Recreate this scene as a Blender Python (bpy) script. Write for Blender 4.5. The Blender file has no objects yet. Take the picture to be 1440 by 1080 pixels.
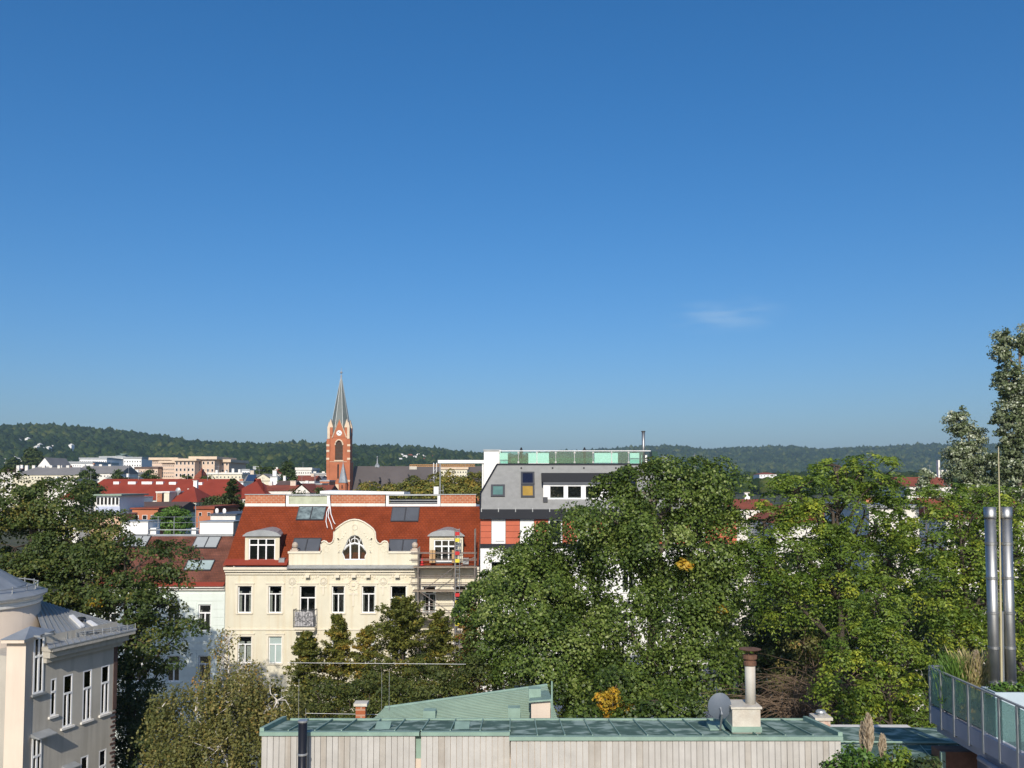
import bpy, math, random
import numpy as np
from mathutils import Vector, Matrix
from mathutils.geometry import tessellate_polygon
R = math.radians
sc = bpy.context.scene
# ------------------------------------------------------------------ camera
FPX = 1250.0; PITCH = R(3.0); CY = 614.5; CAM = Vector((0, 0, 22.0))
cam = bpy.data.objects.new('camera', bpy.data.cameras.new('camera'))
sc.collection.objects.link(cam)
cam.data.sensor_width = 36.0; cam.data.lens = 36.0 * FPX / 1440.0
cam.data.shift_y = (CY - 540.0) / 1440.0
cam.data.clip_start = 0.1; cam.data.clip_end = 20000
cam.location = CAM; cam.rotation_euler = (R(90) + PITCH, 0, 0)
sc.camera = cam
# ------------------------------------------------------------------ sky, sun, exposure
SUN_EL = R(31.0); SUN_AZ = R(1.5)          # behind the camera, a little to the left
world = bpy.data.worlds.new('World'); sc.world = world; world.use_nodes = True
wn = world.node_tree; bg = wn.nodes['Background']
sky = wn.nodes.new('ShaderNodeTexSky'); sky.sky_type = 'NISHITA'; sky.sun_disc = False
sky.sun_elevation = SUN_EL; sky.sun_rotation = R(180) + SUN_AZ
sky.air_density = 1.0; sky.dust_density = 2.0; sky.ozone_density = 7.0; sky.altitude = 0
hs = wn.nodes.new('ShaderNodeHueSaturation'); hs.inputs['Saturation'].default_value = 1.22; hs.inputs['Hue'].default_value = .503
gm = wn.nodes.new('ShaderNodeGamma'); gm.inputs[1].default_value = 0.9
wn.links.new(sky.outputs[0], hs.inputs['Color']); wn.links.new(hs.outputs[0], gm.inputs[0])
# thin high cirrus: stretched noise over the whole sky, only its densest wisps show
tcw = wn.nodes.new('ShaderNodeTexCoord'); mpw = wn.nodes.new('ShaderNodeMapping')
mpw.inputs['Scale'].default_value = (16., 16., 90.0); mpw.inputs['Location'].default_value = (0.35, 0.0, 0.55)
nzw = wn.nodes.new('ShaderNodeTexNoise'); nzw.inputs['Scale'].default_value = 1.0; nzw.inputs['Detail'].default_value = 5; nzw.inputs['Roughness'].default_value = .5
rpw = wn.nodes.new('ShaderNodeMapRange'); rpw.inputs['From Min'].default_value = .40; rpw.inputs['From Max'].default_value = .64
rpw.inputs['To Max'].default_value = .28
mxw = wn.nodes.new('ShaderNodeMixRGB'); mxw.inputs[2].default_value = (3.6, 4.7, 5.7, 1)
wn.links.new(tcw.outputs['Generated'], mpw.inputs[0]); wn.links.new(mpw.outputs[0], nzw.inputs['Vector'])
wn.links.new(nzw.outputs[0], rpw.inputs[0])
vm = wn.nodes.new('ShaderNodeMapping'); vm.vector_type = 'POINT'; vm.inputs['Location'].default_value = (-.2313, -.9557, -.1825); wn.links.new(tcw.outputs['Generated'], vm.inputs[0])
v2 = wn.nodes.new('ShaderNodeMapping'); v2.inputs['Scale'].default_value = (14.0, 5.0, 46.0); wn.links.new(vm.outputs[0], v2.inputs[0])
vl_ = wn.nodes.new('ShaderNodeVectorMath'); vl_.operation = 'LENGTH'; wn.links.new(v2.outputs[0], vl_.inputs[0])
vr = wn.nodes.new('ShaderNodeMapRange'); vr.interpolation_type = 'SMOOTHSTEP'; vr.inputs['From Min'].default_value = 1.1; vr.inputs['From Max'].default_value = 0.0; wn.links.new(vl_.outputs['Value'], vr.inputs[0])
mu = wn.nodes.new('ShaderNodeMath'); mu.operation = 'MULTIPLY'; wn.links.new(vr.outputs[0], mu.inputs[0]); wn.links.new(rpw.outputs[0], mu.inputs[1]); wn.links.new(mu.outputs[0], mxw.inputs[0])
wn.links.new(gm.outputs[0], mxw.inputs[1]); wn.links.new(mxw.outputs[0], bg.inputs[0])
bg.inputs[1].default_value = 0.145
sl = bpy.data.lights.new('sun', 'SUN'); sl.energy = 4.3; sl.angle = R(0.53); sl.color = (1.0, 0.92, 0.80)
sun = bpy.data.objects.new('sun', sl); sc.collection.objects.link(sun)
sdir = Vector((-math.sin(SUN_AZ) * math.cos(SUN_EL), -math.cos(SUN_AZ) * math.cos(SUN_EL), math.sin(SUN_EL)))
sun.rotation_euler = sdir.to_track_quat('Z', 'Y').to_euler(); sun.location = (-20, -60, 80)
vs = sc.view_settings
vs.view_transform = 'Standard'; vs.look = 'None'; vs.gamma = 1.0; vs.exposure = 0.0; vs.use_curve_mapping = False
sc.cycles.use_denoising = True
sc.cycles.max_bounces = 6; sc.cycles.diffuse_bounces = 3; sc.cycles.glossy_bounces = 3
sc.cycles.transparent_max_bounces = 10; sc.cycles.volume_bounces = 0
sc.cycles.sample_clamp_indirect = 6.0
# ------------------------------------------------------------------ helpers
SP, CP = math.sin(PITCH), math.cos(PITCH)
def ray(px, py):
    xc = (px - 720.0) / FPX; yc = -(py - CY) / FPX
    return Vector((xc, -yc * SP + CP, yc * CP + SP))
def at(px, py, Y):
    d = ray(px, py); return CAM + d * (Y / d.y)
def zat(py, Y): return at(720, py, Y).z
def xat(px, py, Y): return at(px, py, Y).x
def hit(px, py, p0, n):
    d = ray(px, py); return CAM + d * (n.dot(p0 - CAM) / n.dot(d))
COL = sc.collection
ORG = {}
def thing(name, label, cat, loc=(0, 0, 0), group=None, kind=None):
    o = bpy.data.objects.new(name, None); o.empty_display_size = .3; COL.objects.link(o); o.location = loc
    o['label'] = label; o['category'] = cat
    if group: o['group'] = group
    if kind: o['kind'] = kind
    ORG[o.name] = Vector(loc); return o
def tag(o, label, cat=None, group=None, kind=None):
    o['label'] = label
    if cat: o['category'] = cat
    if group: o['group'] = group
    if kind: o['kind'] = kind
    return o
class MB:
    def __init__(s, M=None): s.v = []; s.f = []; s.M = M
    def add(s, vs, fs):
        n = len(s.v)
        if s.M is not None: s.v += [tuple(s.M @ Vector(v)) for v in vs]
        else: s.v += [tuple(v) for v in vs]
        s.f += [tuple(i + n for i in f) for f in fs]; return s
    def box(s, x0, x1, y0, y1, z0, z1):
        return s.hexa([(x0, y0, z0), (x1, y0, z0), (x1, y1, z0), (x0, y1, z0), (x0, y0, z1), (x1, y0, z1), (x1, y1, z1), (x0, y1, z1)])
    def hexa(s, p):
        return s.add(p, [(3, 2, 1, 0), (4, 5, 6, 7), (0, 1, 5, 4), (1, 2, 6, 5), (2, 3, 7, 6), (3, 0, 4, 7)])
    def quad(s, a, b, c, d): return s.add([a, b, c, d], [(0, 1, 2, 3)])
    def poly(s, pts): return s.add(pts, [tuple(range(len(pts)))])
    def slab(s, pts, d):                       # thick polygon: pts and the same pushed by d
        n = len(pts); d = Vector(d); q = [Vector(p) + d for p in pts]
        return s.add(list(pts) + q, [tuple(range(n)), tuple(reversed(range(n, 2 * n)))] + [(i, n + i, n + (i + 1) % n, (i + 1) % n) for i in range(n)])
    def prism(s, pts, y0, y1, hole=None):      # (x,z) outline, extruded along y
        loops = [[Vector((x, z, 0)) for x, z in pts]]
        if hole: loops.append([Vector((x, z, 0)) for x, z in hole])
        tri = tessellate_polygon(loops); al = list(pts) + list(hole or []); n = len(al)
        vs = [(x, y0, z) for x, z in al] + [(x, y1, z) for x, z in al]
        fs = [tuple(t) for t in tri] + [tuple(n + i for i in reversed(t)) for t in tri]
        o = 0
        for lp in ([pts, hole] if hole else [pts]):
            m = len(lp)
            fs += [(o + i, o + (i + 1) % m, n + o + (i + 1) % m, n + o + i) for i in range(m)]; o += m
        return s.add(vs, fs)
    def tube(s, pts, r0, r1=None, n=6, cap=True):
        pts = [Vector(p) for p in pts]; k = len(pts); r1 = r0 if r1 is None else r1; vs = []
        for i, p in enumerate(pts):
            d = (pts[min(i + 1, k - 1)] - pts[max(i - 1, 0)]).normalized()
            a = d.orthogonal().normalized() if abs(d.z) > .95 else d.cross(Vector((0, 0, 1))).normalized()
            b = d.cross(a); r = r0 + (r1 - r0) * i / max(k - 1, 1)
            for j in range(n):
                t = 2 * math.pi * j / n; vs.append(p + a * (r * math.cos(t)) + b * (r * math.sin(t)))
        fs = [(i * n + j, i * n + (j + 1) % n, (i + 1) * n + (j + 1) % n, (i + 1) * n + j) for i in range(k - 1) for j in range(n)]
        if cap: fs += [tuple(reversed(range(n))), tuple(range((k - 1) * n, k * n))]
        return s.add(vs, fs)
    def lathe(s, c, prof, n=16):               # prof: (r,z) from bottom to top, about vertical axis at c=(x,y)
        vs = []; k = len(prof)
        for r, z in prof:
            for j in range(n):
                t = 2 * math.pi * j / n; vs.append((c[0] + r * math.cos(t), c[1] + r * math.sin(t), z))
        fs = [(i * n + j, i * n + (j + 1) % n, (i + 1) * n + (j + 1) % n, (i + 1) * n + j) for i in range(k - 1) for j in range(n)]
        fs += [tuple(reversed(range(n))), tuple(range((k - 1) * n, k * n))]
        return s.add(vs, fs)
    def wall(s, x0, x1, z0, z1, y, holes=(), depth=.25):
        xs = sorted({x0, x1} | {h[0] for h in holes} | {h[1] for h in holes}); zs = sorted({z0, z1} | {h[2] for h in holes} | {h[3] for h in holes})
        for i in range(len(xs) - 1):
            for j in range(len(zs) - 1):
                cx, cz = (xs[i] + xs[i + 1]) / 2, (zs[j] + zs[j + 1]) / 2
                if not any(h[0] < cx < h[1] and h[2] < cz < h[3] for h in holes):
                    s.quad((xs[i], y, zs[j]), (xs[i + 1], y, zs[j]), (xs[i + 1], y, zs[j + 1]), (xs[i], y, zs[j + 1]))
        for a, b, c, d in holes:
            e = y + depth
            s.quad((a, y, c), (a, e, c), (a, e, d), (a, y, d)); s.quad((b, y, d), (b, e, d), (b, e, c), (b, y, c))
            s.quad((a, y, d), (a, e, d), (b, e, d), (b, y, d)); s.quad((a, e, c), (a, y, c), (b, y, c), (b, e, c))
        return s
    def build(s, name, mat, parent=None, smooth=False):
        org = ORG[parent.name] if parent else Vector((0, 0, 0))
        me = bpy.data.meshes.new(name); ox, oy, oz = org
        me.from_pydata([(x - ox, y - oy, z - oz) for x, y, z in s.v], [], s.f); me.materials.append(mat)
        if smooth: me.polygons.foreach_set('use_smooth', [True] * len(me.polygons))
        o = bpy.data.objects.new(name, me); COL.objects.link(o)
        if parent: o.parent = parent
        ORG[o.name] = org; return o
def place(name, mesh, loc, parent, mat=None, rotz=0, scale=None):   # a piece that shares mesh data
    o = bpy.data.objects.new(name, mesh); COL.objects.link(o); o.parent = parent
    o.location = Vector(loc) - ORG[parent.name]; o.rotation_euler = (0, 0, rotz)
    if scale: o.scale = scale
    ORG[o.name] = Vector(loc); return o
def meshof(mb, name, mat):
    me = bpy.data.meshes.new(name); me.from_pydata(mb.v, [], mb.f); me.materials.append(mat); return me
# ------------------------------------------------------------------ materials
def nodes(name):
    m = bpy.data.materials.new(name); m.use_nodes = True; nt = m.node_tree
    return m, nt, nt.nodes['Principled BSDF'], nt.nodes['Material Output']
def mat(name, col, rough=.8, var=.12, scale=1.2, bump=0., bscale=25., metal=0., spec=.3, streak=0., streakcol=None, blot=0., blotcol=(.1, .1, .1), blotscale=.7):
    m, nt, b, out = nodes(name); L = nt.links.new; N = nt.nodes.new
    g = N('ShaderNodeNewGeometry')
    nz = N('ShaderNodeTexNoise'); nz.inputs['Scale'].default_value = scale; nz.inputs['Detail'].default_value = 7; nz.inputs['Roughness'].default_value = .6
    L(g.outputs['Position'], nz.inputs['Vector'])
    mr = N('ShaderNodeMapRange'); mr.inputs['From Min'].default_value = .3; mr.inputs['From Max'].default_value = .7
    mr.inputs['To Min'].default_value = 1 - var; mr.inputs['To Max'].default_value = 1 + var
    L(nz.outputs[0], mr.inputs[0])
    mx = N('ShaderNodeMixRGB'); mx.blend_type = 'MULTIPLY'; mx.inputs[0].default_value = 1; mx.inputs[1].default_value = (*col, 1)
    L(mr.outputs[0], mx.inputs[2]); c = mx.outputs[0]
    if streak:                                   # rain streaks running down
        mp = N('ShaderNodeMapping'); mp.inputs['Scale'].default_value = (2.2, 2.2, .16); L(g.outputs['Position'], mp.inputs[0])
        n2 = N('ShaderNodeTexNoise'); n2.inputs['Scale'].default_value = 1.6; n2.inputs['Detail'].default_value = 6; L(mp.outputs[0], n2.inputs['Vector'])
        r2 = N('ShaderNodeMapRange'); r2.inputs['From Min'].default_value = .48; r2.inputs['From Max'].default_value = .75; r2.inputs['To Max'].default_value = streak
        L(n2.outputs[0], r2.inputs[0])
        m2 = N('ShaderNodeMixRGB'); sc_ = streakcol or tuple(x * .55 for x in col); m2.inputs[2].default_value = (*sc_, 1)
        L(r2.outputs[0], m2.inputs[0]); L(c, m2.inputs[1]); c = m2.outputs[0]
    if blot:
        n3 = N('ShaderNodeTexNoise'); n3.inputs['Scale'].default_value = blotscale; n3.inputs['Detail'].default_value = 4; L(g.outputs['Position'], n3.inputs['Vector'])
        r3 = N('ShaderNodeMapRange'); r3.inputs['From Min'].default_value = .48; r3.inputs['From Max'].default_value = .62; r3.inputs['To Max'].default_value = blot
        L(n3.outputs[0], r3.inputs[0])
        m3 = N('ShaderNodeMixRGB'); m3.inputs[2].default_value = (*blotcol, 1); L(r3.outputs[0], m3.inputs[0]); L(c, m3.inputs[1]); c = m3.outputs[0]
    L(c, b.inputs['Base Color'])
    b.inputs['Roughness'].default_value = rough; b.inputs['Metallic'].default_value = metal; b.inputs['Specular IOR Level'].default_value = spec
    if bump:
        nb = N('ShaderNodeTexNoise'); nb.inputs['Scale'].default_value = bscale; nb.inputs['Detail'].default_value = 4; L(g.outputs['Position'], nb.inputs['Vector'])
        bp = N('ShaderNodeBump'); bp.inputs['Strength'].default_value = bump; bp.inputs['Distance'].default_value = .05
        L(nb.outputs[0], bp.inputs['Height']); L(bp.outputs[0], b.inputs['Normal'])
    return m
def brick_mat(name, c1, c2, mortar, bw, bh, ms, axes='xz', zs=1., rough=.8, bump=.6, var=.2):
    m, nt, b, out = nodes(name); L = nt.links.new; N = nt.nodes.new
    g = N('ShaderNodeNewGeometry'); sx = N('ShaderNodeSeparateXYZ'); L(g.outputs['Position'], sx.inputs[0])
    cb = N('ShaderNodeCombineXYZ')
    if axes == 'xz': L(sx.outputs[0], cb.inputs[0])
    else: 
        ad = N('ShaderNodeMath'); L(sx.outputs[0], ad.inputs[0]); L(sx.outputs[1], ad.inputs[1]); L(ad.outputs[0], cb.inputs[0])
    ml = N('ShaderNodeMath'); ml.operation = 'MULTIPLY'; ml.inputs[1].default_value = zs; L(sx.outputs[2], ml.inputs[0]); L(ml.outputs[0], cb.inputs[1])
    br = N('ShaderNodeTexBrick'); L(cb.outputs[0], br.inputs['Vector'])
    br.inputs['Scale'].default_value = 1; br.inputs['Brick Width'].default_value = bw; br.inputs['Row Height'].default_value = bh
    br.inputs['Mortar Size'].default_value = ms; br.inputs['Color1'].default_value = (*c1, 1); br.inputs['Color2'].default_value = (*c2, 1); br.inputs['Mortar'].default_value = (*mortar, 1)
    nz = N('ShaderNodeTexNoise'); nz.inputs['Scale'].default_value = .9; nz.inputs['Detail'].default_value = 8; L(g.outputs['Position'], nz.inputs['Vector'])
    mr = N('ShaderNodeMapRange'); mr.inputs['From Min'].default_value = .3; mr.inputs['From Max'].default_value = .7; mr.inputs['To Min'].default_value = 1 - var; mr.inputs['To Max'].default_value = 1 + var
    L(nz.outputs[0], mr.inputs[0])
    mx = N('ShaderNodeMixRGB'); mx.blend_type = 'MULTIPLY'; mx.inputs[0].default_value = 1; L(br.outputs[0], mx.inputs[1]); L(mr.outputs[0], mx.inputs[2])
    L(mx.outputs[0], b.inputs['Base Color']); b.inputs['Roughness'].default_value = rough; b.inputs['Specular IOR Level'].default_value = .08
    bp = N('ShaderNodeBump'); bp.inputs['Strength'].default_value = bump; bp.inputs['Distance'].default_value = .02; bp.invert = True
    L(br.outputs['Fac'], bp.inputs['Height']); L(bp.outputs[0], b.inputs['Normal'])
    return m
def glass_mat(name, tint=(1, 1, 1), ior=1.5, rough=0., mixmin=0.):
    m, nt, b, out = nodes(name); L = nt.links.new; N = nt.nodes.new; nt.nodes.remove(b)
    t = N('ShaderNodeBsdfTransparent'); t.inputs[0].default_value = (*tint, 1)
    g = N('ShaderNodeBsdfGlossy'); g.inputs['Roughness'].default_value = rough
    fr = N('ShaderNodeFresnel'); fr.inputs[0].default_value = ior
    ad = N('ShaderNodeMath'); ad.operation = 'ADD'; ad.use_clamp = True; ad.inputs[1].default_value = mixmin; L(fr.outputs[0], ad.inputs[0])
    mx = N('ShaderNodeMixShader'); L(ad.outputs[0], mx.inputs[0]); L(t.outputs[0], mx.inputs[1]); L(g.outputs[0], mx.inputs[2])
    L(mx.outputs[0], out.inputs['Surface']); return m
def leaf_mat(name, stops, rough=.5, spec=.35, trans=.28, gain=1.65):
    m, nt, b, out = nodes(name); L = nt.links.new; N = nt.nodes.new
    a = N('ShaderNodeAttribute'); a.attribute_name = 'tint'
    cr = N('ShaderNodeValToRGB'); el = cr.color_ramp.elements
    while len(el) < len(stops): el.new(.5)
    for e, (p, c) in zip(el, stops): e.position = p; e.color = (*(min(.8, v * gain) for v in c), 1)
    L(a.outputs['Fac'], cr.inputs[0]); L(cr.outputs[0], b.inputs['Base Color'])
    b.inputs['Roughness'].default_value = rough; b.inputs['Specular IOR Level'].default_value = spec
    t = N('ShaderNodeBsdfTranslucent'); hs_ = N('ShaderNodeHueSaturation'); hs_.inputs['Value'].default_value = 1.3; hs_.inputs['Hue'].default_value = .485
    L(cr.outputs[0], hs_.inputs['Color']); L(hs_.outputs[0], t.inputs[0])
    mx = N('ShaderNodeMixShader'); mx.inputs[0].default_value = trans; L(b.outputs[0], mx.inputs[1]); L(t.outputs[0], mx.inputs[2])
    L(mx.outputs[0], out.inputs['Surface']); return m
M = {}
M['cream'] = mat('cream_plaster', (.675, .63, .49), var=.07, scale=.6, bump=.15, streak=.5, streakcol=(.58, .47, .30))
M['cream_trim'] = mat('cream_trim', (.72, .66, .53), var=.06, scale=2, streak=.2, streakcol=(.5, .42, .3))
M['mint'] = mat('mint_plaster', (.70, .76, .70), var=.05, scale=.7, bump=.1, streak=.2, streakcol=(.48, .5, .45))
M['white'] = mat('white_paint', (.82, .81, .78), var=.04, scale=1, rough=.6, streak=.12)
M['whiteframe'] = mat('white_frame', (.80, .80, .79), var=.03, rough=.45)
M['offwhite'] = mat('off_white_plaster', (.74, .71, .65), var=.07, scale=.8, bump=.1, streak=.3)
M['beige'] = mat('beige_plaster', (.62, .52, .42), var=.06, scale=.7, bump=.15, streak=.25)
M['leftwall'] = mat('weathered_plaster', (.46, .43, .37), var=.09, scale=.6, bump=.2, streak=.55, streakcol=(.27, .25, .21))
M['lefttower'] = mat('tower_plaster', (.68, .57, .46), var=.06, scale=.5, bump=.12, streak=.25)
M['pink'] = mat('pink_beige_plaster', (.66, .50, .38), var=.05, scale=.2, streak=.15)
M['orangewall'] = mat('orange_plaster', (.45, .17, .085), var=.1, scale=.5)
M['redtile'] = brick_mat('red_roof_tiles', (.228, .048, .018), (.19, .040, .015), (.13, .028, .012), .26, .22, .014, zs=1.41, rough=.7, bump=.6, var=.15)
M['browntile'] = brick_mat('brown_roof_tiles', (.19, .075, .05), (.15, .062, .045), (.075, .04, .03), .2, .16, .012, zs=1.41, bump=.5, var=.35)
M['farred'] = mat('far_red_tiles', (.25, .042, .022), var=.14, scale=.5, bump=.3, bscale=3)
M['farred2'] = mat('far_brick_red_tiles', (.24, .065, .034), var=.2, scale=.4, bump=.3, bscale=3)
M['farbrown'] = mat('far_brown_tiles', (.115, .075, .062), var=.15, scale=.3, bump=.3, bscale=3)
M['fargrey'] = mat('far_grey_slate', (.22, .21, .20), var=.15, scale=.15, bump=.2, bscale=2)
M['slate'] = mat('light_grey_slate', (.25, .25, .24), var=.09, scale=2.5, rough=.7, bump=.2, bscale=8)
M['anthra'] = mat('anthracite_sheet', (.014, .016, .022), var=.12, rough=.55, spec=.3)
M['darkframe'] = mat('dark_window_frame', (.06, .063, .07), var=.1, rough=.5)
M['shutter'] = mat('grey_roller_shutter', (.085, .092, .105), var=.1, rough=.5, spec=.4)
M['lightshutter'] = mat('pale_roller_blind', (.34, .36, .36), var=.06, rough=.55)
M['zinc'] = mat('zinc_sheet', (.36, .375, .38), var=.14, scale=1.6, rough=.45, metal=.35, spec=.5, blot=.25, blotcol=(.22, .23, .24))
M['steel'] = mat('galvanised_steel', (.42, .43, .43), var=.15, rough=.4, metal=.6)
M['chrome'] = mat('polished_steel', (.40, .40, .385), var=.2, rough=.48, metal=1., spec=.5)
M['brick'] = brick_mat('red_brick', (.46, .15, .068), (.38, .115, .05), (.46, .27, .18), .40, .17, .03, axes='sum', rough=.8, bump=.5, var=.12)
M['churchbrick'] = mat('church_brick', (.42, .145, .068), var=.16, scale=.35, bump=.25, bscale=4, blot=.2, blotcol=(.42, .12, .06), blotscale=.2)
M['sandstone'] = mat('pale_sandstone', (.66, .52, .38), var=.1, scale=.5)
M['churchroof'] = mat('church_slate', (.105, .09, .085), var=.18, scale=.12, bump=.25, bscale=2, blot=.3, blotcol=(.075, .065, .065), blotscale=.06)
M['spire'] = mat('spire_copper', (.125, .145, .14), var=.15, scale=.4, rough=.55)
M['terracotta'] = mat('terracotta_panel', (.50, .125, .065), var=.09, scale=1.5, rough=.6)
M['copper'] = mat('patina_copper', (.10, .16, .13), var=.25, scale=1.3, rough=.85, spec=.05, blot=.95, blotcol=(.33, .42, .36), blotscale=2.0)
M['copper2'] = mat('pale_patina_copper', (.27, .345, .265), var=.12, scale=1., rough=.6, blot=.3, blotcol=(.21, .28, .22), blotscale=.8)
M['coppertrim'] = mat('copper_trim', (.24, .345, .28), var=.15, scale=2.5, rough=.6)
M['board'] = mat('weathered_board', (.46, .44, .405), var=.10, scale=2.2, rough=.8, streak=.5, streakcol=(.35, .32, .28), bump=.12)
M['board2'] = mat('pale_board', (.49, .47, .435), var=.09, scale=2.2, rough=.8, streak=.35, streakcol=(.38, .35, .31), bump=.12)
M['board3'] = mat('tan_board', (.42, .39, .345), var=.15, scale=2.2, rough=.8, streak=.6, streakcol=(.28, .23, .18), bump=.12)
M['black'] = mat('black_enamel', (.012, .012, .014), var=.1, rough=.28, spec=.5)
M['concrete'] = mat('stained_concrete', (.56, .52, .44), var=.12, scale=2.2, bump=.3, bscale=14, blot=.3, blotcol=(.40, .32, .25), blotscale=3)
M['rust'] = mat('rusty_iron', (.14, .075, .048), var=.35, scale=6, rough=.85)
M['dish'] = mat('grey_dish', (.13, .155, .19), var=.05, rough=.5)
M['blueshade'] = mat('bluish_shade_panel', (.30, .31, .37), var=.06, rough=.6, streak=.25)  # bluish tone of the shaded side is put into this base colour
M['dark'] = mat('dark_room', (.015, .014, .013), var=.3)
M['curtain'] = mat('net_curtain', (.66, .63, .58), var=.08, scale=6, rough=.9)
M['tan'] = mat('raw_timber', (.44, .28, .14), var=.15, scale=5)
M['plank'] = mat('scaffold_plank', (.30, .24, .18), var=.25, scale=4)
M['scafsteel'] = mat('scaffold_steel', (.26, .22, .19), var=.25, scale=5, rough=.5, metal=.4)
M['redpaint'] = mat('red_paint', (.50, .035, .035), var=.1)
M['yellowpaint'] = mat('yellow_paint', (.68, .58, .06), var=.1)
M['stone'] = mat('weathered_stone', (.48, .40, .32), var=.2, scale=6, bump=.3)
M['quoin'] = mat('dark_quoin_brick', (.10, .06, .05), var=.25, scale=4, bump=.3)
M['cable'] = mat('white_cable', (.8, .79, .78), var=.04, rough=.5)
M['orange'] = mat('orange_crane_paint', (.55, .30, .13), var=.1)
M['trellis'] = mat('yellow_trellis', (.55, .42, .10), var=.15)
M['bark'] = mat('grey_bark', (.15, .125, .10), var=.3, scale=6, bump=.5, bscale=18)
M['darkbark'] = mat('dark_bark', (.07, .055, .042), var=.3, scale=6, bump=.5, bscale=18)
M['birchbark'] = mat('birch_bark', (.62, .58, .52), var=.12, scale=5, blot=.7, blotcol=(.08, .07, .06), blotscale=4)
M['twig'] = mat('dry_twig', (.15, .105, .07), var=.3, scale=5)
M['soil'] = mat('garden_ground', (.055, .06, .03), var=.45, scale=.35, bump=.4, bscale=3, blot=.5, blotcol=(.10, .085, .06), blotscale=.1)
M['asphalt'] = mat('asphalt', (.055, .055, .058), var=.2, scale=2, bump=.1)
M['paving'] = mat('paving', (.26, .25, .235), var=.15, scale=1.5)
M['glass'] = glass_mat('window_glass', (.82, .86, .86), 1.45, 0., .04)
M['greenglass'] = glass_mat('green_balustrade_glass', (.62, .88, .82), 1.5, 0., .06)
M['frost'] = mat('frosted_glass', (.36, .49, .39), var=.15, scale=1.2, rough=.22, spec=.6, streak=.2, streakcol=(.42, .44, .36))
def _see_through(m, k):
    nt = m.node_tree; out = nt.nodes['Material Output']; b = nt.nodes['Principled BSDF']; t = nt.nodes.new('ShaderNodeBsdfTransparent'); t.inputs[0].default_value = (.75, .9, .85, 1)
    mx = nt.nodes.new('ShaderNodeMixShader'); mx.inputs[0].default_value = k; nt.links.new(b.outputs[0], mx.inputs[1]); nt.links.new(t.outputs[0], mx.inputs[2]); nt.links.new(mx.outputs[0], out.inputs['Surface'])
_see_through(M['frost'], .55)
M['blind'] = mat('green_grey_blind', (.36, .44, .42), var=.05)
M['leafy'] = None
G = (.035, .06, .018)
M['leaf_poplar'] = leaf_mat('poplar_leaves', [(0, (.020, .036, .008)), (.35, (.050, .080, .014)), (.7, (.098, .138, .026)), (1, (.17, .20, .06))], rough=.45, spec=.35, gain=1.62)
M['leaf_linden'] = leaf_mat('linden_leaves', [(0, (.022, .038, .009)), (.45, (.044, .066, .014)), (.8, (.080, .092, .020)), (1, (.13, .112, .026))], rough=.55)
M['leaf_ailanthus'] = leaf_mat('ailanthus_leaves', [(0, (.028, .052, .009)), (.4, (.066, .108, .015)), (.75, (.120, .165, .022)), (1, (.24, .26, .03))], rough=.5, trans=.32)
M['leaf_birch'] = leaf_mat('birch_leaves', [(0, (.05, .06, .016)), (.5, (.10, .10, .028)), (.85, (.17, .135, .04)), (1, (.26, .15, .04))], rough=.55)
M['leaf_olive'] = leaf_mat('olive_leaves', [(0, (.036, .050, .011)), (.5, (.092, .102, .020)), (.85, (.155, .145, .028)), (1, (.23, .16, .03))], rough=.6)
M['leaf_dark'] = leaf_mat('dark_needles', [(0, (.014, .026, .009)), (.5, (.028, .045, .014)), (1, (.06, .075, .02))], rough=.6)
M['leaf_rust'] = leaf_mat('rusty_leaves', [(0, (.08, .065, .018)), (.5, (.16, .11, .03)), (1, (.28, .13, .03))], rough=.6)
M['leaf_silver'] = leaf_mat('silver_poplar_leaves', [(0, (.04, .058, .020)), (.45, (.085, .11, .045)), (.75, (.19, .22, .13)), (1, (.48, .50, .40))], rough=.5, gain=1.5)
M['leaf_yellow'] = leaf_mat('yellow_leaves', [(0, (.36, .27, .03)), (.5, (.56, .38, .04)), (1, (.60, .28, .02))], rough=.55, gain=1.)
M['leaf_green'] = leaf_mat('fresh_green_leaves', [(0, (.03, .06, .012)), (.5, (.055, .11, .018)), (1, (.10, .17, .03))])
M['leaf_grass'] = leaf_mat('straw_grass', [(0, (.09, .13, .04)), (.5, (.26, .25, .09)), (1, (.46, .38, .18))], gain=1.1)
M['plume'] = leaf_mat('pampas_plume', [(0, (.38, .30, .20)), (1, (.62, .52, .38))], rough=.9, trans=.2, gain=1.)
M['forest'] = leaf_mat('forest_canopy', [(0, (.009, .020, .007)), (.4, (.021, .039, .011)), (.75, (.046, .066, .016)), (1, (.09, .098, .026))], rough=.9, spec=.05, trans=0., gain=1.)
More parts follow.
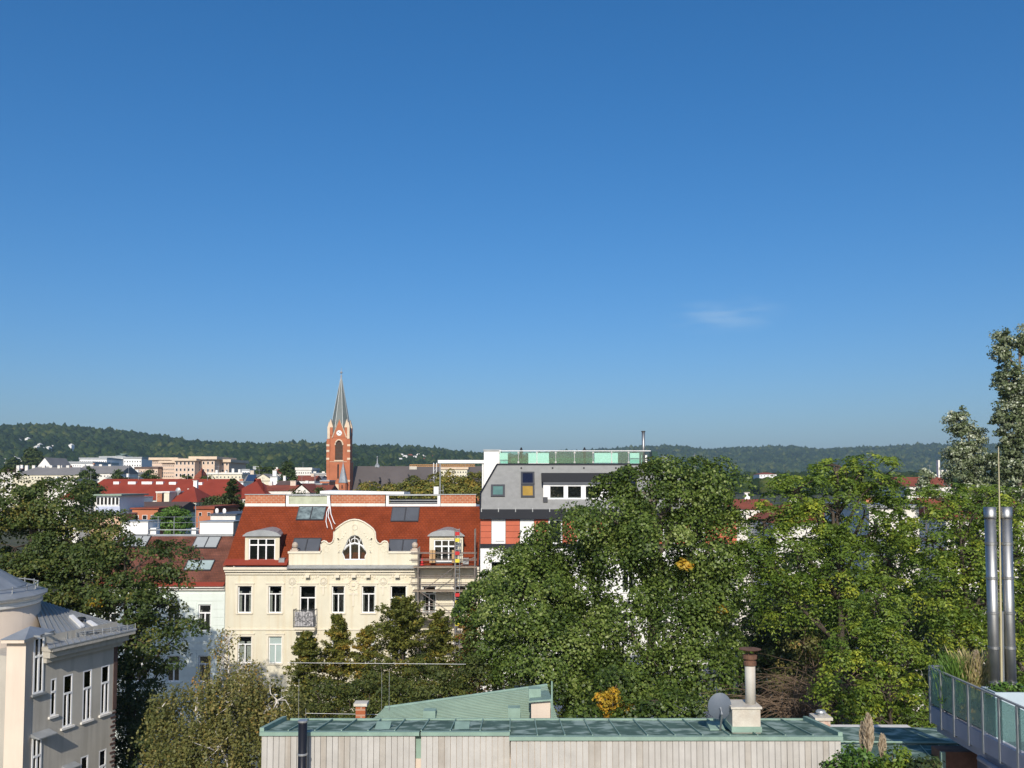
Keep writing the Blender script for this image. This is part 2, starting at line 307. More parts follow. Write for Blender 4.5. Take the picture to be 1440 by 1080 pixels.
# ------------------------------------------------------------------ terrain
def _rz(pts, Y, tree): 
    return np.array([xat(p, q, Y) for p, q in pts]), np.array([zat(q, Y) - tree for p, q in pts])
HA_X, HA_Z = _rz([(-500, 610), (-200, 607), (0, 606), (50, 603), (100, 602), (150, 606), (200, 613), (250, 620), (300, 627), (350, 630), (400, 628), (450, 627), (500, 629), (550, 630), (600, 634), (650, 640), (680, 645), (760, 656), (860, 668), (1000, 676)], 1800, 9)
HB_X, HB_Z = _rz([(400, 655), (560, 651), (640, 650), (700, 647), (760, 641), (860, 636), (915, 631), (945, 632), (985, 638), (1010, 635), (1100, 633), (1140, 637), (1170, 634), (1240, 633), (1300, 630), (1440, 627), (1700, 624)], 3300, 9)
def sm(t): t = np.clip(t, 0, 1); return t * t * (3 - 2 * t)
def H(x, y):
    x = np.asarray(x, float); y = np.asarray(y, float)
    b = np.interp(y, [-100, 150, 200, 300, 450, 700, 1000, 2200, 6000], [0, 0, 2, 8, 15, 20, 26, 30, 30])
    a = np.interp(x, HA_X, HA_Z); c = np.interp(x, HB_X, HB_Z)
    wob = 5 * np.sin(x * .011 + 1.3) * np.sin(y * .009) + 3 * np.sin(x * .023 + y * .017)
    za = np.maximum(a - b, 0) * sm((y - 900) / 900) * (1 - sm((y - 1800) / 700))
    zb = np.maximum(c - b, 0) * sm((y - 2100) / 1200) * (1 - .8 * sm((y - 3300) / 1300))
    return b + za + zb + wob * sm((y - 900) / 300) * .8
def h1(x, y): return float(H(x, y))
def terrain():
    xs = np.concatenate([np.linspace(-3300, -400, 60), np.linspace(-380, 380, 40), np.linspace(400, 3300, 60)])
    ys = np.concatenate([np.linspace(-50, 500, 45), np.linspace(530, 4800, 110)])
    X, Y = np.meshgrid(xs, ys); Z = H(X, Y); n = len(xs)
    v = np.stack([X.ravel(), Y.ravel(), Z.ravel()], 1)
    f = [(j * n + i, j * n + i + 1, (j + 1) * n + i + 1, (j + 1) * n + i) for j in range(len(ys) - 1) for i in range(n - 1)]
    me = bpy.data.meshes.new('ground'); me.from_pydata(v.tolist(), [], f); me.materials.append(M['soil'])
    me.polygons.foreach_set('use_smooth', [True] * len(f))
    o = bpy.data.objects.new('ground', me); COL.objects.link(o); tag(o, 'garden ground and rising land out to the wooded hills', kind='structure')
terrain()
b = MB().box(-60, 60, 57, 64.2, -.05, .004); tag(b.build('street', M['asphalt']), 'asphalt street in front of the house row', kind='structure')
b = MB().box(-60, 60, 64.2, 68.0, -.05, .13); tag(b.build('pavement', M['paving']), 'paved footway along the house row', kind='structure')
# ------------------------------------------------------------------ quads with tint -> mesh
def quad_mesh(name, V, T, mat, parent=None):
    N = len(V); me = bpy.data.meshes.new(name)
    org = np.array(ORG[parent.name]) if parent else np.zeros(3)
    me.vertices.add(4 * N); me.vertices.foreach_set('co', (V.reshape(-1, 3) - org).astype(np.float32).ravel())
    me.loops.add(4 * N); me.loops.foreach_set('vertex_index', np.arange(4 * N, dtype=np.int32))
    me.polygons.add(N); me.polygons.foreach_set('loop_start', np.arange(0, 4 * N, 4, dtype=np.int32))
    at_ = me.attributes.new('tint', 'FLOAT', 'FACE'); at_.data.foreach_set('value', np.clip(T, 0, 1).astype(np.float32))
    me.materials.append(mat); me.update(calc_edges=True)
    o = bpy.data.objects.new(name, me); COL.objects.link(o)
    if parent: o.parent = parent; ORG[o.name] = ORG[parent.name]
    return o
def norm(a): return a / np.maximum(np.linalg.norm(a, axis=-1, keepdims=True), 1e-9)
def leaves(C, Nrm, L, W, rng):
    """diamond leaves at C, facing Nrm, long axis random in the leaf plane"""
    n = len(C); r = norm(rng.normal(size=(n, 3))); U = norm(np.cross(Nrm, r)); Vv = np.cross(Nrm, U)
    return leaf_uv(C, U, Vv, L, W, Nrm)
def leaf_uv(C, U, Vv, L, W, Nrm=None):
    L = np.broadcast_to(np.asarray(L, float), (len(C),))[:, None]; W = np.broadcast_to(np.asarray(W, float), (len(C),))[:, None]
    fold = 0 if Nrm is None else Nrm * W * .18
    return np.stack([C - U * L * .5, C + Vv * W * .5 - U * L * .08 + fold, C + U * L * .5, C - Vv * W * .5 - U * L * .08 + fold], 1)
def sph(n, rng): return norm(rng.normal(size=(n, 3)))
def px_blobs(bl, Y, dz=1.0):
    out = []
    for t in bl:
        px, py, r = t[:3]; dy = t[3] if len(t) > 3 else 0; asp = t[4] if len(t) > 4 else 1.0
        c = at(px, py, Y + dy); rr = r * (Y + dy) / FPX
        out.append((np.array(c), np.array([rr, rr * dz, rr * asp])))
    return out
DENS = 1.9
def clump_pts(blobs, cr, dens, rng, inner=.45):
    P, D, S = [], [], []
    for k, (c, r) in enumerate(blobs):
        rm = float(np.mean(r)); n = max(4, int(dens * DENS * 4 * rm * rm / (cr * cr)))
        d = sph(n, rng); q = inner + (1 - inner) * rng.random(n) ** .6; q *= 1 + .10 * rng.normal(size=n)
        p = c + d * r * q[:, None]
        keep = np.ones(n, bool)
        for j, (c2, r2) in enumerate(blobs):
            if j != k: keep &= np.linalg.norm((p - c2) / r2, axis=1) > .62
        P.append(p[keep]); D.append(d[keep])
    P = np.concatenate(P); D = np.concatenate(D)
    return P, D
def crown_broad(parent, blobs, mt, rng, cr=.55, dens=1.0, per=70, L=.16, W=.10, flat=.6, up=.5, tint=.45, tvar=.18, name='crown', bough=False):
    P, D = clump_pts([(c, r * .9) for c, r in blobs], cr, dens, rng, .62 if bough else .45); n = len(P)
    R_ = cr * (.6 + .8 * rng.random(n)); ct = tint + tvar * rng.normal(size=n)
    I = np.repeat(np.arange(n), per); m = len(I)
    d = norm(sph(m, rng) + np.array([0, 0, .45]) + D[I] * .45) if bough else sph(m, rng); rad = 1 - .42 * rng.random(m) ** 1.6 if bough else rng.random(m) ** .45
    off = d * rad[:, None] * R_[I][:, None]; off[:, 2] *= flat; off[:, 2] -= .25 * R_[I] * (off[:, 0] ** 2 + off[:, 1] ** 2) / R_[I] ** 2
    C = P[I] + off
    Nn = norm(D[I] * .5 + d * .5 + np.array([0, 0, up]) + rng.normal(size=(m, 3)) * .55)
    s = .7 + .6 * rng.random(m)
    T = ct[I] + (.2 if bough else .13) * rng.normal(size=m)
    quad_mesh(name, leaves(C, Nn, L * s, W * s, rng), T, mt, parent); return P
def crown_frond(parent, blobs, mt, rng, cr=.7, dens=.8, fr=8, pairs=5, FL=.75, L=.2, W=.085, tint=.45, tvar=.2, name='crown'):
    P, D = clump_pts(blobs, cr, dens, rng, .5); n = len(P); ct = tint + tvar * rng.normal(size=n)
    I = np.repeat(np.arange(n), fr); m = len(I)
    a = rng.random(m) * 6.283; d0 = norm(np.stack([np.cos(a), np.sin(a), .25 + .35 * rng.normal(size=m)], 1) + D[I] * .55)
    FLn = FL * (.6 + .7 * rng.random(m))
    ss = np.linspace(.22, 1, pairs); Cs, Us, Vs, Ns, Ls, Ts = [], [], [], [], [], []
    upv = np.array([0, 0, 1.])
    for s in ss:
        p = P[I] + FLn[:, None] * (d0 * s + np.array([0, 0, -.75]) * s * s)
        tg = norm(d0 + np.array([0, 0, -1.]) * s); sd = norm(np.cross(tg, upv)); nn = np.cross(sd, tg)
        for sg in (-1, 1):
            ll = L * (1.1 - .45 * s) * (.8 + .4 * rng.random(m))
            u = norm(sd * sg + tg * .45 - upv * .45 + rng.normal(size=(m, 3)) * .12)
            Cs.append(p + u * ll[:, None] * .55); Us.append(u); Vs.append(norm(np.cross(nn, u) + rng.normal(size=(m, 3)) * .75)); Ls.append(ll)
            Ts.append(ct[I] + .1 * rng.normal(size=m))
    C = np.concatenate(Cs); U = np.concatenate(Us); V_ = np.concatenate(Vs); Ls = np.concatenate(Ls)
    quad_mesh(name, leaf_uv(C, U, V_, Ls, Ls * W / L), np.concatenate(Ts), mt, parent); return P
def crown_droop(parent, blobs, mt, rng, cr=.5, dens=.8, strands=7, per=11, SL=1.2, L=.13, W=.08, tint=.5, tvar=.2, name='crown'):
    P, D = clump_pts(blobs, cr, dens, rng, .4); n = len(P); ct = tint + tvar * rng.normal(size=n)
    I = np.repeat(np.arange(n), strands); m = len(I)
    o = rng.normal(size=(m, 3)) * cr * np.array([.5, .5, .35]); ln = SL * (.35 + .9 * rng.random(m)); dr = norm(D[I] * np.array([1, 1, 0]) + rng.normal(size=(m, 3)) * .4)
    Cs, Ts = [], []
    for k in range(per):
        s = (k + rng.random(m)) / per
        Cs.append(P[I] + o + dr * (.35 * ln * np.sqrt(s))[:, None] + np.array([0, 0, -1.]) * (ln * s)[:, None] + rng.normal(size=(m, 3)) * .05)
        Ts.append(ct[I] + .12 * rng.normal(size=m))
    C = np.concatenate(Cs); q = len(C)
    Nn = norm(rng.normal(size=(q, 3)) + np.array([0, -.6, .5])); s = .7 + .6 * rng.random(q)
    quad_mesh(name, leaves(C, Nn, L * s, W * s, rng), np.concatenate(Ts), mt, parent); return P
def crown_cone(parent, base, h0, h1_, rad, mt, rng, n_br=150, per=110, L=.12, W=.06, tint=.45, tvar=.18, pw=.85, name='crown'):
    """feathery pyramid: flat sprays along side branches"""
    bx, by, bz = base; t = rng.random(n_br) ** .8; z = h0 + (h1_ - h0) * t
    a = rng.random(n_br) * 6.283; ln = rad * (1 - t) ** pw * (.35 + .85 * rng.random(n_br)) + .25
    lift = .25 + .5 * t + .15 * rng.normal(size=n_br)
    d = np.stack([np.cos(a), np.sin(a), lift], 1); ct = tint + tvar * rng.normal(size=n_br)
    I = np.repeat(np.arange(n_br), per); m = len(I); s = rng.random(m) ** .7
    sd = norm(np.cross(d, [0, 0, 1.]))
    wd = .38 * (1.15 - s) * ln[I] ** .7
    C = np.stack([np.full(m, bx), np.full(m, by), z[I]], 1) + d[I] * (ln[I] * s)[:, None] + sd[I] * (wd * rng.normal(size=m) * .7)[:, None]
    C[:, 2] += -.22 * ln[I] * s ** 2 + .06 * rng.normal(size=m)
    Nn = norm(np.array([0, 0, 1.]) + rng.normal(size=(m, 3)) * .55); q = .7 + .6 * rng.random(m)
    quad_mesh(name, leaves(C, Nn, L * q, W * q, rng), ct[I] + .12 * rng.normal(size=m), mt, parent)
def trunk_of(parent, base, top, r, blobs, mt, rng, tips=None, ntip=60, lean=.5, tw=.02):
    b = MB(); base = Vector(base); top = Vector(top)
    ax = []
    for i in range(9):
        s = i / 8; p = base.lerp(top, s); w = math.sin(s * math.pi)
        ax.append(p + Vector((w * lean * rng.normal(), w * lean * rng.normal(), 0)) * .35)
    b.tube(ax, r, r * .18, 8)
    def onaxis(z):
        for p, q in zip(ax, ax[1:]):
            if q.z >= z: return p.lerp(q, max(0, (z - p.z) / max(q.z - p.z, 1e-6)))
        return ax[-1].copy()
    hubs = []
    for c, rr in blobs:
        c = Vector(c); s = onaxis(max(base.z + .12 * (top.z - base.z), c.z - .75 * (c - onaxis(c.z)).length - 1.2))
        mid = s.lerp(c, .5) + Vector((0, 0, .12 * (c - s).length)) + Vector(rng.normal(size=3)) * .2
        rl = r * .38 * min(1, float(np.mean(rr)) / 2 + .3)
        b.tube([s, s.lerp(mid, .5) + Vector(rng.normal(size=3)) * .1, mid, mid.lerp(c, .6), c], rl, rl * .3, 6); hubs.append(c)
    if tips is not None and len(tips):
        hb = np.array([tuple(h) for h in hubs])
        for i in rng.choice(len(tips), min(ntip, len(tips)), replace=False):
            p = tips[i]; k = int(np.argmin(np.linalg.norm(hb - p, axis=1))); s = Vector(hb[k]); e = Vector(p)
            b.tube([s, s.lerp(e, .5) + Vector(rng.normal(size=3)) * .18, e], tw * 1.8, tw * .5, 4, False)
    b.build('trunk', mt, parent, True)
def tree(name, label, cat, px, Y, blobs, kind, mt, bark, seed, tr=.28, dz=.9, group=None, ntip=60, tw=.02, baseoff=(0, 0), **kw):
    rng = np.random.default_rng(seed); bl = px_blobs(blobs, Y, dz)
    x = xat(px, 900, Y); z = h1(x, Y); t = thing(name, label, cat, (x, Y, z), group)
    f = dict(broad=crown_broad, frond=crown_frond, droop=crown_droop)[kind]
    P = f(t, bl, mt, rng, **kw)
    tz = max(float(c[2]) for c, r in bl); tc = max(bl, key=lambda q: q[0][2])[0]
    trunk_of(t, (x, Y, z - .1), (x * .4 + tc[0] * .6, Y, tz), tr, bl, bark, rng, P, ntip, tw=tw); return t
# ------------------------------------------------------------------ distant woods
def ico():
    import bmesh
    bm = bmesh.new(); bmesh.ops.create_icosphere(bm, subdivisions=1, radius=1); v = np.array([x.co[:] for x in bm.verts]); f = np.array([[q.index for q in x.verts] for x in bm.faces]); bm.free()
    bm = bmesh.new(); bmesh.ops.create_icosphere(bm, subdivisions=2, radius=1); v2 = np.array([x.co[:] for x in bm.verts]); f2 = np.array([[q.index for q in x.verts] for x in bm.faces]); bm.free()
    return (v, f), (v2, f2)
ICO1, ICO2 = ico()
def wood(name, label, pts, rad, mt, seed, base=ICO1, jit=.22):
    rng = np.random.default_rng(seed); v, f = base; keep = v[f].mean(1)[:, 2] > -.45; f = f[keep]
    n = len(pts); nv = len(v)
    Vv = np.repeat(v[None], n, 0) * (1 + jit * rng.normal(size=(n, nv, 1)))
    ang = rng.random(n) * 6.283; ca, sa = np.cos(ang)[:, None], np.sin(ang)[:, None]
    X = Vv[..., 0] * ca - Vv[..., 1] * sa; Y = Vv[..., 0] * sa + Vv[..., 1] * ca
    Vv = np.stack([X, Y, Vv[..., 2] * (1 + .25 * rng.random((n, 1)))], -1) * rad[:, None, None]
    z = H(pts[:, 0], pts[:, 1]) + rad * .75
    Vv += np.stack([pts[:, 0], pts[:, 1], z], 1)[:, None]
    Ff = (f[None] + (np.arange(n) * nv)[:, None, None]).reshape(-1, 3)
    me = bpy.data.meshes.new(name); me.vertices.add(n * nv); me.vertices.foreach_set('co', Vv.astype(np.float32).ravel())
    me.loops.add(Ff.size); me.loops.foreach_set('vertex_index', Ff.astype(np.int32).ravel())
    me.polygons.add(len(Ff)); me.polygons.foreach_set('loop_start', np.arange(0, Ff.size, 3, dtype=np.int32))
    lf = .16 * np.sin(pts[:, 0] * .013 + 1.7 * np.sin(pts[:, 1] * .008)) * np.sin(pts[:, 1] * .011 + 2) + .1 * np.sin(pts[:, 0] * .041 + pts[:, 1] * .03)
    tt = np.repeat(np.clip(.42 + lf + .2 * rng.normal(size=n), 0, 1), len(f)) + .12 * rng.normal(size=len(Ff))
    a = me.attributes.new('tint', 'FLOAT', 'FACE'); a.data.foreach_set('value', np.clip(tt, 0, 1).astype(np.float32))
    me.materials.append(mt); me.update(calc_edges=True)
    o = bpy.data.objects.new(name, me); COL.objects.link(o); tag(o, label, kind='stuff'); return o
def in_view(x, y, m=60): return np.abs(720 + FPX * x / y - 720) < 720 + m
rg = np.random.default_rng(5)
def scatter(n, x0, x1, y0, y1, cond=None):
    x = rg.uniform(x0, x1, n); y = rg.uniform(y0, y1, n); k = in_view(x, y)
    if cond is not None: k &= cond(x, y)
    return np.stack([x[k], y[k]], 1)
p = scatter(15000, -1150, 220, 980, 1860); wood('forest', 'dark green wooded hill rising on the left behind the city', p, rg.uniform(3.8, 8.2, len(p)), M['forest'], 1)
p = scatter(13000, -300, 2000, 2350, 3380); wood('forest', 'hazy blue green wooded ridge far behind the right-hand trees', p, rg.uniform(7, 12, len(p)), M['forest'], 2)
p = scatter(1500, 100, 520, 480, 1000, lambda x, y: 720 + FPX * x / y > 930); wood('forest', 'belt of green trees below the far ridge on the right', p, rg.uniform(3.2, 5.5, len(p)), M['forest'], 3, ICO2, .13)
p = scatter(900, -620, 60, 640, 1000); wood('forest', 'loose trees among the villas at the foot of the hill', p, rg.uniform(3, 5.5, len(p)), M['forest'], 4, ICO2, .13)
# ------------------------------------------------------------------ window builder
def window(parent, x0, x1, z0, z1, y, Mx=None, fr=None, fw=.07, transom=.32, mull=1, tmull=0, rec=.12, curtain=0, sill=True, sillmat=None, room=True, blind=None, surround=None, glass=None, roomd=.9):
    fr = fr or M['whiteframe']; d = .07; ya, yb = y + rec, y + rec + d
    b = MB(Mx)
    b.box(x0, x0 + fw, ya, yb, z0, z1); b.box(x1 - fw, x1, ya, yb, z0, z1)
    b.box(x0 + fw, x1 - fw, ya, yb, z0, z0 + fw); b.box(x0 + fw, x1 - fw, ya, yb, z1 - fw, z1)
    zt = z1 - (z1 - z0) * transom if transom else z1 - fw
    panes = []
    if transom: b.box(x0 + fw, x1 - fw, ya - .012, yb, zt - fw * .6, zt + fw * .6)
    lo, hi = z0 + fw, (zt - fw * .6 if transom else z1 - fw)
    cols = mull + 1; w = (x1 - x0 - 2 * fw) / cols
    for i in range(cols):
        a = x0 + fw + i * w; e = a + w
        if i: b.box(a - fw * .55, a + fw * .55, ya - .008, yb, lo, hi)
        panes.append((a + (fw * .55 if i else 0), e - (fw * .55 if i < cols - 1 else 0), lo, hi))
    if transom:
        lo2, hi2 = zt + fw * .6, z1 - fw; c2 = tmull + 1; w2 = (x1 - x0 - 2 * fw) / c2
        for i in range(c2):
            a = x0 + fw + i * w2; e = a + w2
            if i: b.box(a - fw * .5, a + fw * .5, ya - .008, yb, lo2, hi2)
            panes.append((a + (fw * .5 if i else 0), e - (fw * .5 if i < c2 - 1 else 0), lo2, hi2))
    win = b.build('window', fr, parent)
    for a, e, c, f in panes:
        ym = ya + d * .5
        MB(Mx).box(a, e, ym, ym + .012, c, f).build('pane', glass or (M['glass'] if not blind else blind), win)
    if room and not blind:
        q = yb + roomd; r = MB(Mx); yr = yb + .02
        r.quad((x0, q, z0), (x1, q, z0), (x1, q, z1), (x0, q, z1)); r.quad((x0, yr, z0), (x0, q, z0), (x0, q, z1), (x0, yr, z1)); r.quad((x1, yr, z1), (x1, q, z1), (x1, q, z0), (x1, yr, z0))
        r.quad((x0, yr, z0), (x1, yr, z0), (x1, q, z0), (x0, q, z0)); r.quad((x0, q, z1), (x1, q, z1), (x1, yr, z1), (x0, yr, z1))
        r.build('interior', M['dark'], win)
    if curtain:
        cw = (x1 - x0) * curtain; yc = yb + .06; cb = MB(Mx)
        for a, e in ((x0 + .03, x0 + cw), (x1 - cw, x1 - .03)):
            k = 10
            for i in range(k):
                xa, xb = a + (e - a) * i / k, a + (e - a) * (i + 1) / k; o1, o2 = .035 * (i % 2), .035 * ((i + 1) % 2)
                cb.quad((xa, yc + o1, z0 + .03), (xb, yc + o2, z0 + .03), (xb, yc + o2, zt + .2), (xa, yc + o1, zt + .2))
        cb.build('curtain', M['curtain'], win)
    if sill:
        MB(Mx).box(x0 - .1, x1 + .1, y - .09, y + rec, z0 - .09, z0 - .002).build('sill', sillmat or fr, win)
    if surround:
        s = .16; sb = MB(Mx); yp = y - .035
        sb.box(x0 - s, x0 - .003, yp, y, z0, z1 + s); sb.box(x1 + .003, x1 + s, yp, y, z0, z1 + s); sb.box(x0 - .003, x1 + .003, yp, y, z1 + .003, z1 + s); sb.box(x0 - s - .06, x1 + s + .06, yp - .05, y, z1 + s, z1 + s + .08)
        sb.build('surround', surround, win)
    return win
def plane_frame(p0, xdir, up):
    x = Vector(xdir).normalized(); n = x.cross(Vector(up)).normalized(); v = n.cross(x).normalized()
    m = Matrix((x, v, n)).transposed().to_4x4(); m.translation = p0; return m, n
def skylight(parent, u0, u1, v0, v1, Mx, cols=2, fr=None, pane=None, hgt=.12, fw=.06, name='skylight'):
    b = MB(Mx); b.box(u0, u1, v0, v0 + fw, .003, hgt); b.box(u0, u1, v1 - fw, v1, .003, hgt)
    w = (u1 - u0) / cols; pn = []
    for i in range(cols + 1):
        c = u0 + i * w; a, e = max(u0, c - fw / 2 if i else c), min(u1, c + fw / 2 if i < cols else c)
        if i == 0: e = u0 + fw
        if i == cols: a = u1 - fw
        b.box(a, e, v0 + fw, v1 - fw, .003, hgt)
    o = b.build(name, fr or M['darkframe'], parent)
    for i in range(cols):
        p = pane[i] if isinstance(pane, (list, tuple)) else (pane or M['shutter'])
        MB(Mx).box(u0 + i * w + fw * .8, u0 + (i + 1) * w - fw * .8, v0 + fw, v1 - fw, .004, hgt - .03).build('pane', p, o)
    return o
# ================================================================== CREAM HOUSE
FY = 68.0
def X68(px, py=830): return xat(px, py, FY)
def Z68(py): return zat(py, FY)
cx0, cx1 = X68(317), X68(674)
ch = thing('cream_house', 'cream plaster apartment house with curved gable, red tiled mansard roof and brick parapets', 'house', ((cx0 + cx1) / 2, FY, 0))
zc = Z68(800)                                   # top of facade
cols = [(334.7, 354), (377.8, 396.4), (421.7, 443.9), (466.7, 484.7), (508.9, 527.8), (549.4, 571.7), (594, 613), (637, 656)]
french = {2, 5}
holes = []; specs = []
for r_, (pt, pb) in enumerate([(824, 862), (895, 933), (966, 1004)]):
    for i, (a, e) in enumerate(cols):
        pbot = 880 if (i in french and r_ == 0) else pb
        h = (X68(a, pt), X68(e, pt), Z68(pbot), Z68(pt)); holes.append(h); specs.append((r_, i, h))
MB().wall(cx0, cx1, 0, zc, FY, holes, .24).box(cx0, cx1, FY + 1.3, FY + 12, 0, zc - .3).build('wall', M['cream'], ch)
rw = random.Random(77)
for r_, i, h in specs:
    bl = M['blind'] if (r_, i) == (1, 1) else None
    window(ch, *h, FY, transom=.3, mull=1, curtain=rw.choice([0, .16, .24, .3, .42]) if i not in french else rw.choice([0, .2]), sillmat=M['cream_trim'], blind=bl, surround=M['cream_trim'] if r_ < 2 else None, sill=i not in french or r_ > 0)
# cornice, dentils, string course
b = MB(); b.box(cx0 - .05, cx1, FY - .45, FY, zc - .02, zc + .16); b.box(cx0 - .02, cx1, FY - .3, FY, zc - .2, zc - .022); b.box(cx0, cx1, FY - .12, FY, zc - .42, zc - .202)
b.build('cornice', M['cream_trim'], ch)
for p in (433, 475, 498, 518, 559):
    x = X68(p); MB().box(x - .17, x + .17, FY - .40, FY - .003, zc - .62, zc - .43).build('bracket', M['cream_trim'], ch)
b = MB(); b.box(cx0, cx1, FY - .06, FY - .002, Z68(886), Z68(884)); b.build('string_course', M['cream_trim'], ch)
# relief ornament between windows
def relief(px, py, s):
    b = MB(); c = at(px, py, FY)
    for k in range(14):
        a = k * 2 * math.pi / 14; b.box(c.x + math.cos(a) * .3 * s - .06, c.x + math.cos(a) * .3 * s + .06, FY - .05, FY - .002, c.z + math.sin(a) * .3 * s - .06, c.z + math.sin(a) * .3 * s + .06)
    b.box(c.x - .07, c.x + .07, FY - .06, FY - .002, c.z - 1.3 * s, c.z - .42 * s); b.box(c.x - .3 * s, c.x + .3 * s, FY - .045, FY - .002, c.z - .62 * s, c.z - .5 * s)
    b.box(c.x - .12, c.x + .12, FY - .075, FY - .002, c.z - .12, c.z + .12)
    b.build('relief', M['cream_trim'], ch)['kind'] = 'stuff'
for p in (411, 455, 539, 582): relief(p, 817, .8)
relief(497, 822, 1.25)
for p0, p1 in ((424, 449), (466, 532), (547, 572)):
    b = MB(); n = int((p1 - p0) / 3.4)
    for k in range(n):
        x = X68(p0 + (p1 - p0) * (k + .5) / n); z = Z68(811) + .07 * math.sin(k * 1.3); b.box(x - .055, x + .055, FY - .06, FY - .002, z - .09, z + .09)
    b.build('garland', M['cream_trim'], ch)['kind'] = 'stuff'
# two small balconies in front of the french windows
def balcony(p0, p1, mt):
    xa, xb = X68(p0, 870), X68(p1, 870); zt, zs = Z68(855.5), Z68(880); b = MB()
    b.box(xa, xb, FY - .85, FY - .002, zs - .16, zs); b.box(xa + .08, xb - .08, FY - .7, FY - .002, zs - .34, zs - .162); o = b.build('balcony', M['cream_trim'], ch)
    r = MB(); r.box(xa, xb, FY - .85, FY - .80, zt - .05, zt); r.box(xa, xb, FY - .84, FY - .81, zs + .05, zs + .09)
    for x in (xa, xb - .05): r.box(x, x + .05, FY - .85, FY - .8, zs, zt + .06); r.box(x, x + .05, FY - .8, FY, zt - .05, zt - .005)
    n = 13
    for k in range(n): 
        x = xa + .05 + (xb - xa - .1) * (k + .5) / n; r.box(x - .014, x + .014, FY - .84, FY - .815, zs + .09, zt - .05)
    for k in range(5):
        x = xa + .2 + (xb - xa - .4) * k / 4; c = (zs + zt) / 2
        for q in range(10):
            t = q * .628; r.box(x + .13 * math.cos(t) - .025, x + .13 * math.cos(t) + .025, FY - .845, FY - .82, c + .2 * math.sin(t) - .025, c + .2 * math.sin(t) + .025)
    r.build('railing', M['darkframe'], o)
    pl = MB().box(xa + .12, xb - .12, FY - .81, FY - .79, zs + .1, zt - .12).build('windscreen', mt, o); return o
b_screen = mat('patterned_screen', (.5, .49, .5), var=.1, blot=.9, blotcol=(.12, .12, .13), blotscale=7)
balcony(416, 446, b_screen); balcony(546, 574, b_screen)
# mansard roof plane
zrb, zrt = Z68(797) + .16, zat(712, 72.5)
RX0, RX1 = cx0 - .02, cx1 - .05
MB().slab([(RX0, FY - .1, zrb), (RX1, FY - .1, zrb), (RX1, 72.5, zrt), (RX0, 72.5, zrt)], (0, .1, -.12)).build('roof', M['redtile'], ch)
MB().slab([(RX0, 72.5, zrb - .2), (RX0, FY + .05, zrb - .2), (RX0, 72.42, zrt - .13)], (.2, 0, 0)).build('gable_side', M['cream'], ch)
MB().box(RX0, RX1, 72.62, 82, zrt - .3, zrt - .06).build('flat_roof', M['zinc'], ch)
b = MB(); b.box(RX0 - .03, X68(405), FY - .5, FY - .1, zrb - .0, zrb + .06); b.slab([(RX0 - .03, FY - .5, zrb + .062), (X68(405), FY - .5, zrb + .062), (X68(405), FY + .16, zrb + .42), (RX0 - .03, FY + .16, zrb + .42)], (0, .06, -.04))
b.build('gutter_flashing', M['farred'], ch)
Rm, Rn = plane_frame(Vector((0, FY - .1, zrb)), (1, 0, 0), (0, 72.5 - FY + .1, zrt - zrb))
Rinv = Rm.inverted()
def uv(px, py): q = Rinv @ hit(px, py, Rm.translation, Rn); return q.x, q.y
def sky_px(parent, p0, p1, q0, q1, **k):
    (ua, va), (ub, vb) = uv(p0, q1), uv(p1, q0); u2 = uv(p0, q0)[0]; skylight(parent, min(ua, u2), ub, va, vb, Rm, **k)
intglass = mat('skylight_glass', (.16, .20, .20), var=.6, scale=2.2, rough=.08, spec=.7)
sky_px(ch, 421, 459.5, 713, 732, pane=intglass); sky_px(ch, 552, 590.5, 714, 734)
sky_px(ch, 414, 452.5, 758, 777); sky_px(ch, 548, 587, 759.5, 778)
# attic parapet with curved gable
GY = FY - .12
def gz(p): return [(xat(300 + x / 3.6, 680 + y / 3.6, GY), zat(680 + y / 3.6, GY)) for x, y in p]
out = gz([(382, 412), (1040, 412), (1040, 352), (888, 352), (884, 340), (885, 308), (880, 297), (868, 293), (857, 297), (851, 305), (840, 307), (828, 298), (821, 280), (819, 247), (808, 231), (788, 214), (762, 197), (738, 187), (714, 184), (692, 187), (668, 197), (642, 214), (622, 231), (611, 247), (610, 278), (605, 297), (592, 306), (580, 305), (572, 296), (560, 292), (549, 298), (545, 310), (547, 338), (541, 352), (382, 352)])
def wz(p): return [(xat(480 + x / 6.83, 690 + y / 6.83, GY), zat(690 + y / 6.83, GY)) for x, y in p]
hole_px = [(28, 668), (20, 635), (4, 602), (18, 565), (40, 520), (62, 470), (90, 438), (130, 424), (168, 438), (194, 470), (212, 520), (230, 565), (246, 602), (228, 635), (222, 668)]
hole = wz(hole_px)
gb = MB().prism(out, GY, GY + .42, hole).build('gable', M['cream'], ch)
b = MB()                                          # moulded rim along the gable's curve
rim = [Vector((x, GY - .02, z + .03)) for x, z in out[3:-1]]
b.tube([rim[0]] + rim[1:], .07, None, 5); b.build('rim_moulding', M['cream_trim'], gb, True)
for p0, p1 in ((405, 451), (546, 590)): MB().box(xat(p0, 777, GY), xat(p1, 777, GY), GY - .08, GY + .5, zat(778.2, GY), zat(776.4, GY) + .05).build('coping', M['cream_trim'], gb)
MB().slab([(xat(405, 798, GY), GY - .5, zat(799, GY - .5)), (xat(589, 798, GY), GY - .5, zat(799, GY - .5)), (xat(589, 798, GY), GY - .01, zat(794.5, GY)), (xat(405, 798, GY), GY - .01, zat(794.5, GY))], (0, 0, -.03)).build('zinc_strip', M['zinc'], gb)
b = MB()
for k in range(11):
    a = math.pi * (1.2 + 1.0 * k / 5) ; 
